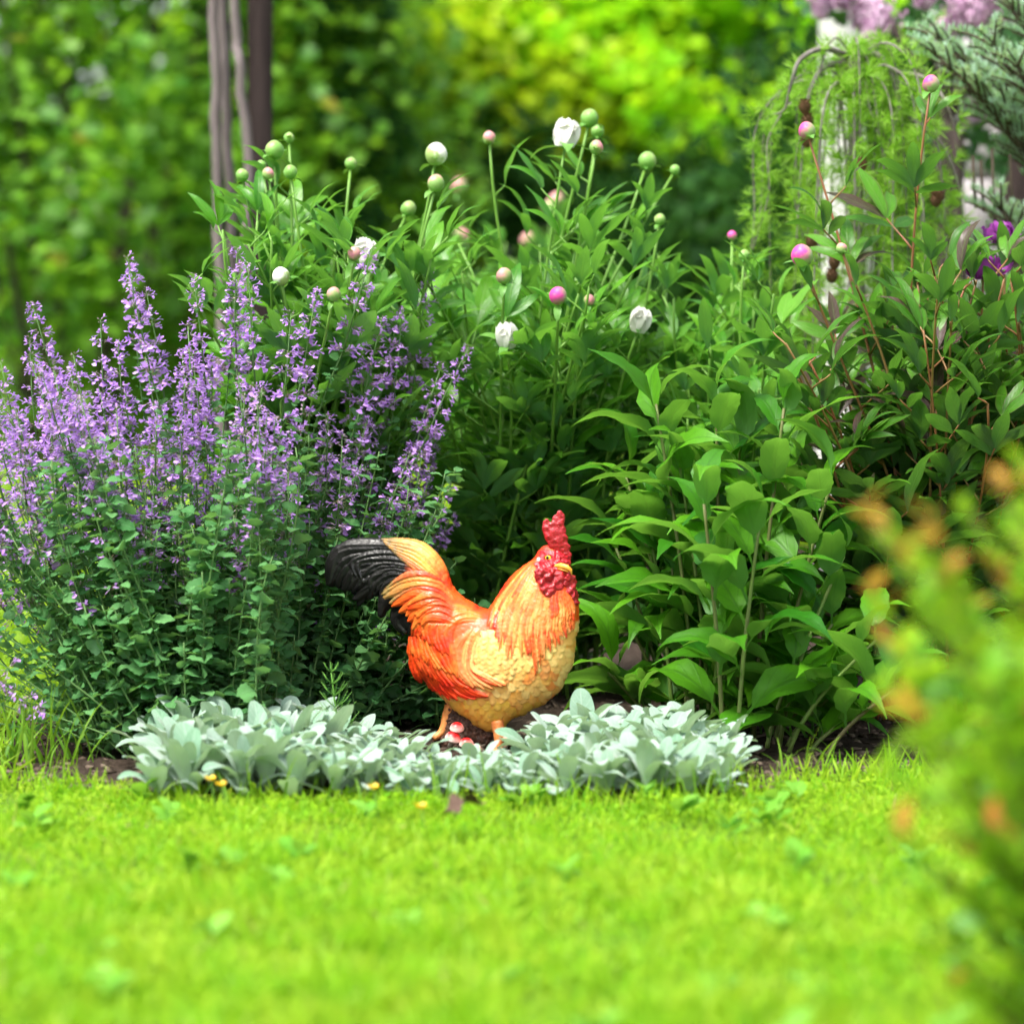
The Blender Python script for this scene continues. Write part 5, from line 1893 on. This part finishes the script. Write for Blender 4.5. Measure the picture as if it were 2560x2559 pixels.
def shrub(name, label, cat, px, Y, zc, r, n, size, mat, stems=5, clumps=90, csd=.13, lo=.05, group=None, sr=.02, shell=.5):
    c = A3(GX(px, Y), Y, 0)
    root = thing(name, label, cat, c, group)
    for k in range(stems):
        a = k * 6.283 / max(1, stems) + R(-.4, .4)
        e = c + A3(math.cos(a) * r[0] * .6, math.sin(a) * r[1] * .5, zc + r[2] * R(.1, .6))
        b = c + A3(math.cos(a) * .1, math.sin(a) * .1, -.02)
        v, f, u = tube(smooth_path([b, lerp(b, e, .4) + A3(R(-.08, .08), R(-.05, .05), .1), e], 12), np.linspace(sr, sr * .3, 12), 7)
        obj('stem', new_mesh('stem', v - c, f, u, [MAT['dark_bark']]), root)
    M_ = crown(n, c + A3(0, 0, zc), r, size, clumps, csd, shell, .1, lo)
    so = scatter(HL, M_, rng.integers(0, 3, len(M_)))
    stuff(obj('foliage', so.mesh('foliage', [MAT[mat]], c), root))
    return root


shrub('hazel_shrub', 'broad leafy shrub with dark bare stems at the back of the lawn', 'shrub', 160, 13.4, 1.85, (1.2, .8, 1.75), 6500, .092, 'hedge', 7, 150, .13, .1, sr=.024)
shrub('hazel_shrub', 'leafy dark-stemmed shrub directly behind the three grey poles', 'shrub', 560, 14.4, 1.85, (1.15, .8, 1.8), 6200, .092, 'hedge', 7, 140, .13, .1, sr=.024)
shrub('hazel_shrub', 'darker leafy shrub between the poles and the golden shrub', 'shrub', 740, 13.8, 1.2, (.50, .5, 1.3), 4200, .07, 'hedge_dark_shade', 5, 90, .11, .05)
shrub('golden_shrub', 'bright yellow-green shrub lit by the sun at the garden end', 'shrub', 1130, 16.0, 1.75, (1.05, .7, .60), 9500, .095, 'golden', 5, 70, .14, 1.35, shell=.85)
shrub('leafy_shrub', 'mid-green shrub beside the golden one at the garden end', 'shrub', 1520, 16.4, 1.95, (.9, .7, .55), 7000, .085, 'midgreen', 4, 60, .12, 1.2)
shrub('leafy_shrub', 'fresh green shrub behind the weeping larch and pale trunk', 'shrub', 1880, 15.8, 1.9, (.9, .7, .55), 7000, .085, 'midgreen', 4, 60, .12, 1.15)
shrub('leafy_shrub', 'lime green shrub between the golden and the mid-green one', 'shrub', 1330, 16.2, 1.9, (.9, .7, .55), 7000, .09, 'midgreen', 4, 60, .12, 1.2, shell=.85)
shrub('dark_shrub', 'shrub with shade-darkened green leaf colour under the golden shrub', 'shrub', 1150, 15.2, .8, (.95, .4, .85), 4200, .07, 'hedge_dark_shade', 4, 80, .12, .05)
shrub('dark_shrub', 'shrub with shade-darkened green leaf colour behind the tall white peony flower', 'shrub', 1500, 15.5, .8, (.95, .4, .9), 4200, .07, 'hedge_dark_shade', 4, 80, .12, .05)
shrub('dark_shrub', 'shrub with shade-darkened green leaf colour seen between peony and larch', 'shrub', 1850, 15.0, .8, (.9, .4, .85), 4200, .07, 'hedge_dark_shade', 4, 80, .12, .05)
shrub('dark_shrub', 'deep green shrub behind block pillar and fir', 'shrub', 2420, 11.5, 1.2, (.9, .5, 1.3), 5000, .06, 'hedge_dark_shade', 4, 100, .12, .05)
for (px_, Y, h) in ((860, 17.2, 6.6), (1000, 17.4, 6.6), (1640, 17.4, 6.6)):
    c = A3(GX(px_, Y), Y, 0)
    lab = {860: 'slim dark tree trunk behind the poles', 1830: 'slim brown trunk in the shade left of the larch', 1000: 'dark trunk behind the golden shrub', 1640: 'dark trunk behind the mid-green shrub'}[px_]
    lab = lab.replace('left of', 'beside')
    rt = thing('young_tree', lab, 'tree', c)
    v, f, u = tube(smooth_path([c + A3(0, 0, -.03), c + A3(R(-.05, .05), 0, h * .5), c + A3(R(-.1, .1), 0, h)], 12), np.linspace(.028, .014, 12), 8)
    obj('trunk', new_mesh('trunk', v - c, f, u, [MAT['dark_bark']]), rt)
    M_ = crown(1500, c + A3(0, 0, h + .5), (.8, .7, .6), .065, 40, .15, .4, .1)
    stuff(obj('crown', scatter(HL, M_, rng.integers(0, 3, len(M_))).mesh('crown', [MAT['midgreen' if px_ > 900 else 'hedge']], c), rt))
# a mass of woodland closing the view
so = Soup()
n = 30000
x = rng.uniform(-7, 7, n); y = rng.uniform(18.5, 21, n); z = rng.uniform(0, 6.5, n)
hump = np.sin(x * 2.1 + 1) * np.sin(z * 1.9 + x) * .8
D = rand_dirs(n)
M_ = frames(np.stack([x, y + hump, z], 1), D, A3(0, -.4, .8) + rand_dirs(n) * .6, rng.uniform(.10, .2, n))
idx = rng.integers(0, 3, n)
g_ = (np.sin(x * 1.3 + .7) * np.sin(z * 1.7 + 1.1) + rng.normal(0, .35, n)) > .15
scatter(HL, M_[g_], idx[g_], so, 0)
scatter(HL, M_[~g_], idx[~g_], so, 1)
for k in range(26):
    xx, yy = R(-7, 7), R(19.5, 21)
    v, f, u = tube([(xx, yy, -.05), (xx + R(-.1, .1), yy, 3), (xx + R(-.3, .3), yy, 6.5)], [.07, .05, .02], 7)
    so.add(v, f, u, 2)
stuff(tag(obj('woodland', so.mesh('woodland', [MAT['midgreen'], MAT['hedge'], MAT['dark_bark']])), 'blurred green woodland closing the garden behind all shrubs', 'woodland'))

# far pink peonies, out of focus behind the white ones
fp = [(1150, 465), (1390, 500), (1155, 590), (1320, 600), (1375, 520), (1080, 600)]
fr_root = A3(GX(1250, 8.3), 8.3, 0)
fpl = thing('peony', 'far peony clump with small pink flowers behind the white peonies', 'plant', fr_root)
pl = Plant(fpl, pt, [MAT['peony']], max_leaf=120)
for (a, b) in fp:
    b0 = fr_root + A3(R(-.12, .12), R(-.1, .1), 0)
    st = peony_stem(pl, b0, P(a, b + 20, 8.3), .004, S_G, 6, .4, .9, .09, 'pink', 20 * 8.3 / FPX)
for _ in range(12):
    b0 = fr_root + A3(R(-.12, .12), R(-.1, .1), 0)
    peony_stem(pl, b0, P(R(1050, 1450), R(600, 700), 8.3 + R(-.2, .2)), .004, S_G, 7, .3, .98, .1)
pl.done()

# ------------------------------------------------------------------ blurred spirea close to the lens
MAT['spirea'] = leaf_mat('spirea_leaf', (.13, .38, .010), (.34, .60, .02), .5, .45, .2, tcol=(.48, .74, .02), rare=((.14, .36, .08), .15))
MAT['spirea_tip'] = leaf_mat('spirea_tip_leaf', (.50, .16, .03), (.52, .34, .03), .4, .45, .1, tcol=(.7, .35, .05))
MAT['spirea_stem'] = plain_mat('spirea_stem', (.10, .05, .03), (.18, .09, .05), 40)
SY = 3.05
SCN = A3(GX(2820, SY), SY, 0)
sr_ = thing('spirea', 'lime green spirea bush with orange shoot tips close to the lens', 'shrub', SCN)
sl = [leaf_tpl(.27, .55, .7, 6, 2, bend=b_, rise=.5, fold=.25, seed=i + 100) for i, b_ in enumerate((.4, .8, 1.2))]
spl = Plant(sr_, sl, [MAT['spirea']])
tipl = Plant(sr_, sl, [MAT['spirea_tip']], 'tip_leaf', 300)
shoots = [(2180, 1900), (2225, 2050), (2255, 2210), (2285, 2400), (2165, 1450), (2190, 1700), (2250, 1600), (2300, 1280), (2150, 1255), (2215, 1345), (2200, 1590), (2280, 1500), (2330, 1400), (2240, 1750), (2310, 1650), (2420, 1260), (2490, 1180), (2550, 1150), (2400, 1480), (2480, 1400),
          (2540, 1330), (2600, 1200), (2440, 1640), (2500, 1560), (2560, 1500), (2280, 1860), (2350, 1800), (2440, 1780), (2520, 1720), (2600, 1640), (2330, 1980), (2420, 1920),
          (2520, 1880), (2600, 1800), (2380, 2100), (2480, 2050), (2570, 2000), (2340, 2200), (2440, 2250), (2540, 2180), (2640, 1400), (2700, 1250), (2700, 1600), (2760, 1400),
          (2400, 2380), (2500, 2420), (2460, 2520), (2560, 2350), (2640, 2200), (2840, 1300), (2950, 1500), (2900, 1800), (2800, 1900), (2720, 2050), (2350, 2450), (2300, 2330)]
for i_, (a, b) in enumerate(shoots):
    Y = SY + R(-.25, .22)
    tipp = P(a, b, Y)
    b0 = SCN + A3(R(-.07, .07), R(-.1, .1), 0)
    pts = stem_path(b0, tipp, 0, 14)
    so = Soup()
    v, f, u = tube(pts, np.linspace(.0028, .001, 14), 5)
    so.add(v, f, u)
    st = spl.stem(so, [MAT['spirea_stem']])
    L = np.linalg.norm(np.diff(pts, axis=0), axis=1).sum()
    nn_ = int(L * .72 / .0120)
    az = R(0, 6.28)
    warm = R(0, 1) < .5
    for k in range(nn_):
        q = lerp(.28, 1., k / nn_)
        x = min(q, .998) * 13; i = int(x)
        p = lerp(pts[i], pts[i + 1], x - i); dr = unit(pts[i + 1] - pts[i])
        az += 2.4 + R(-.5, .5)
        h = A3(math.cos(az), math.sin(az), R(.0, .7))
        d = unit(h + dr * lerp(.2, .6, q ** 6))
        sz = lerp(.044, .028, q ** 4) * R(.8, 1.25)
        (tipl if (warm and q > .93) else spl).leaf(p, d, A3(0, 0, 1) + rng.normal(0, .3, 3), sz, st)
spl.done(); tipl.done()
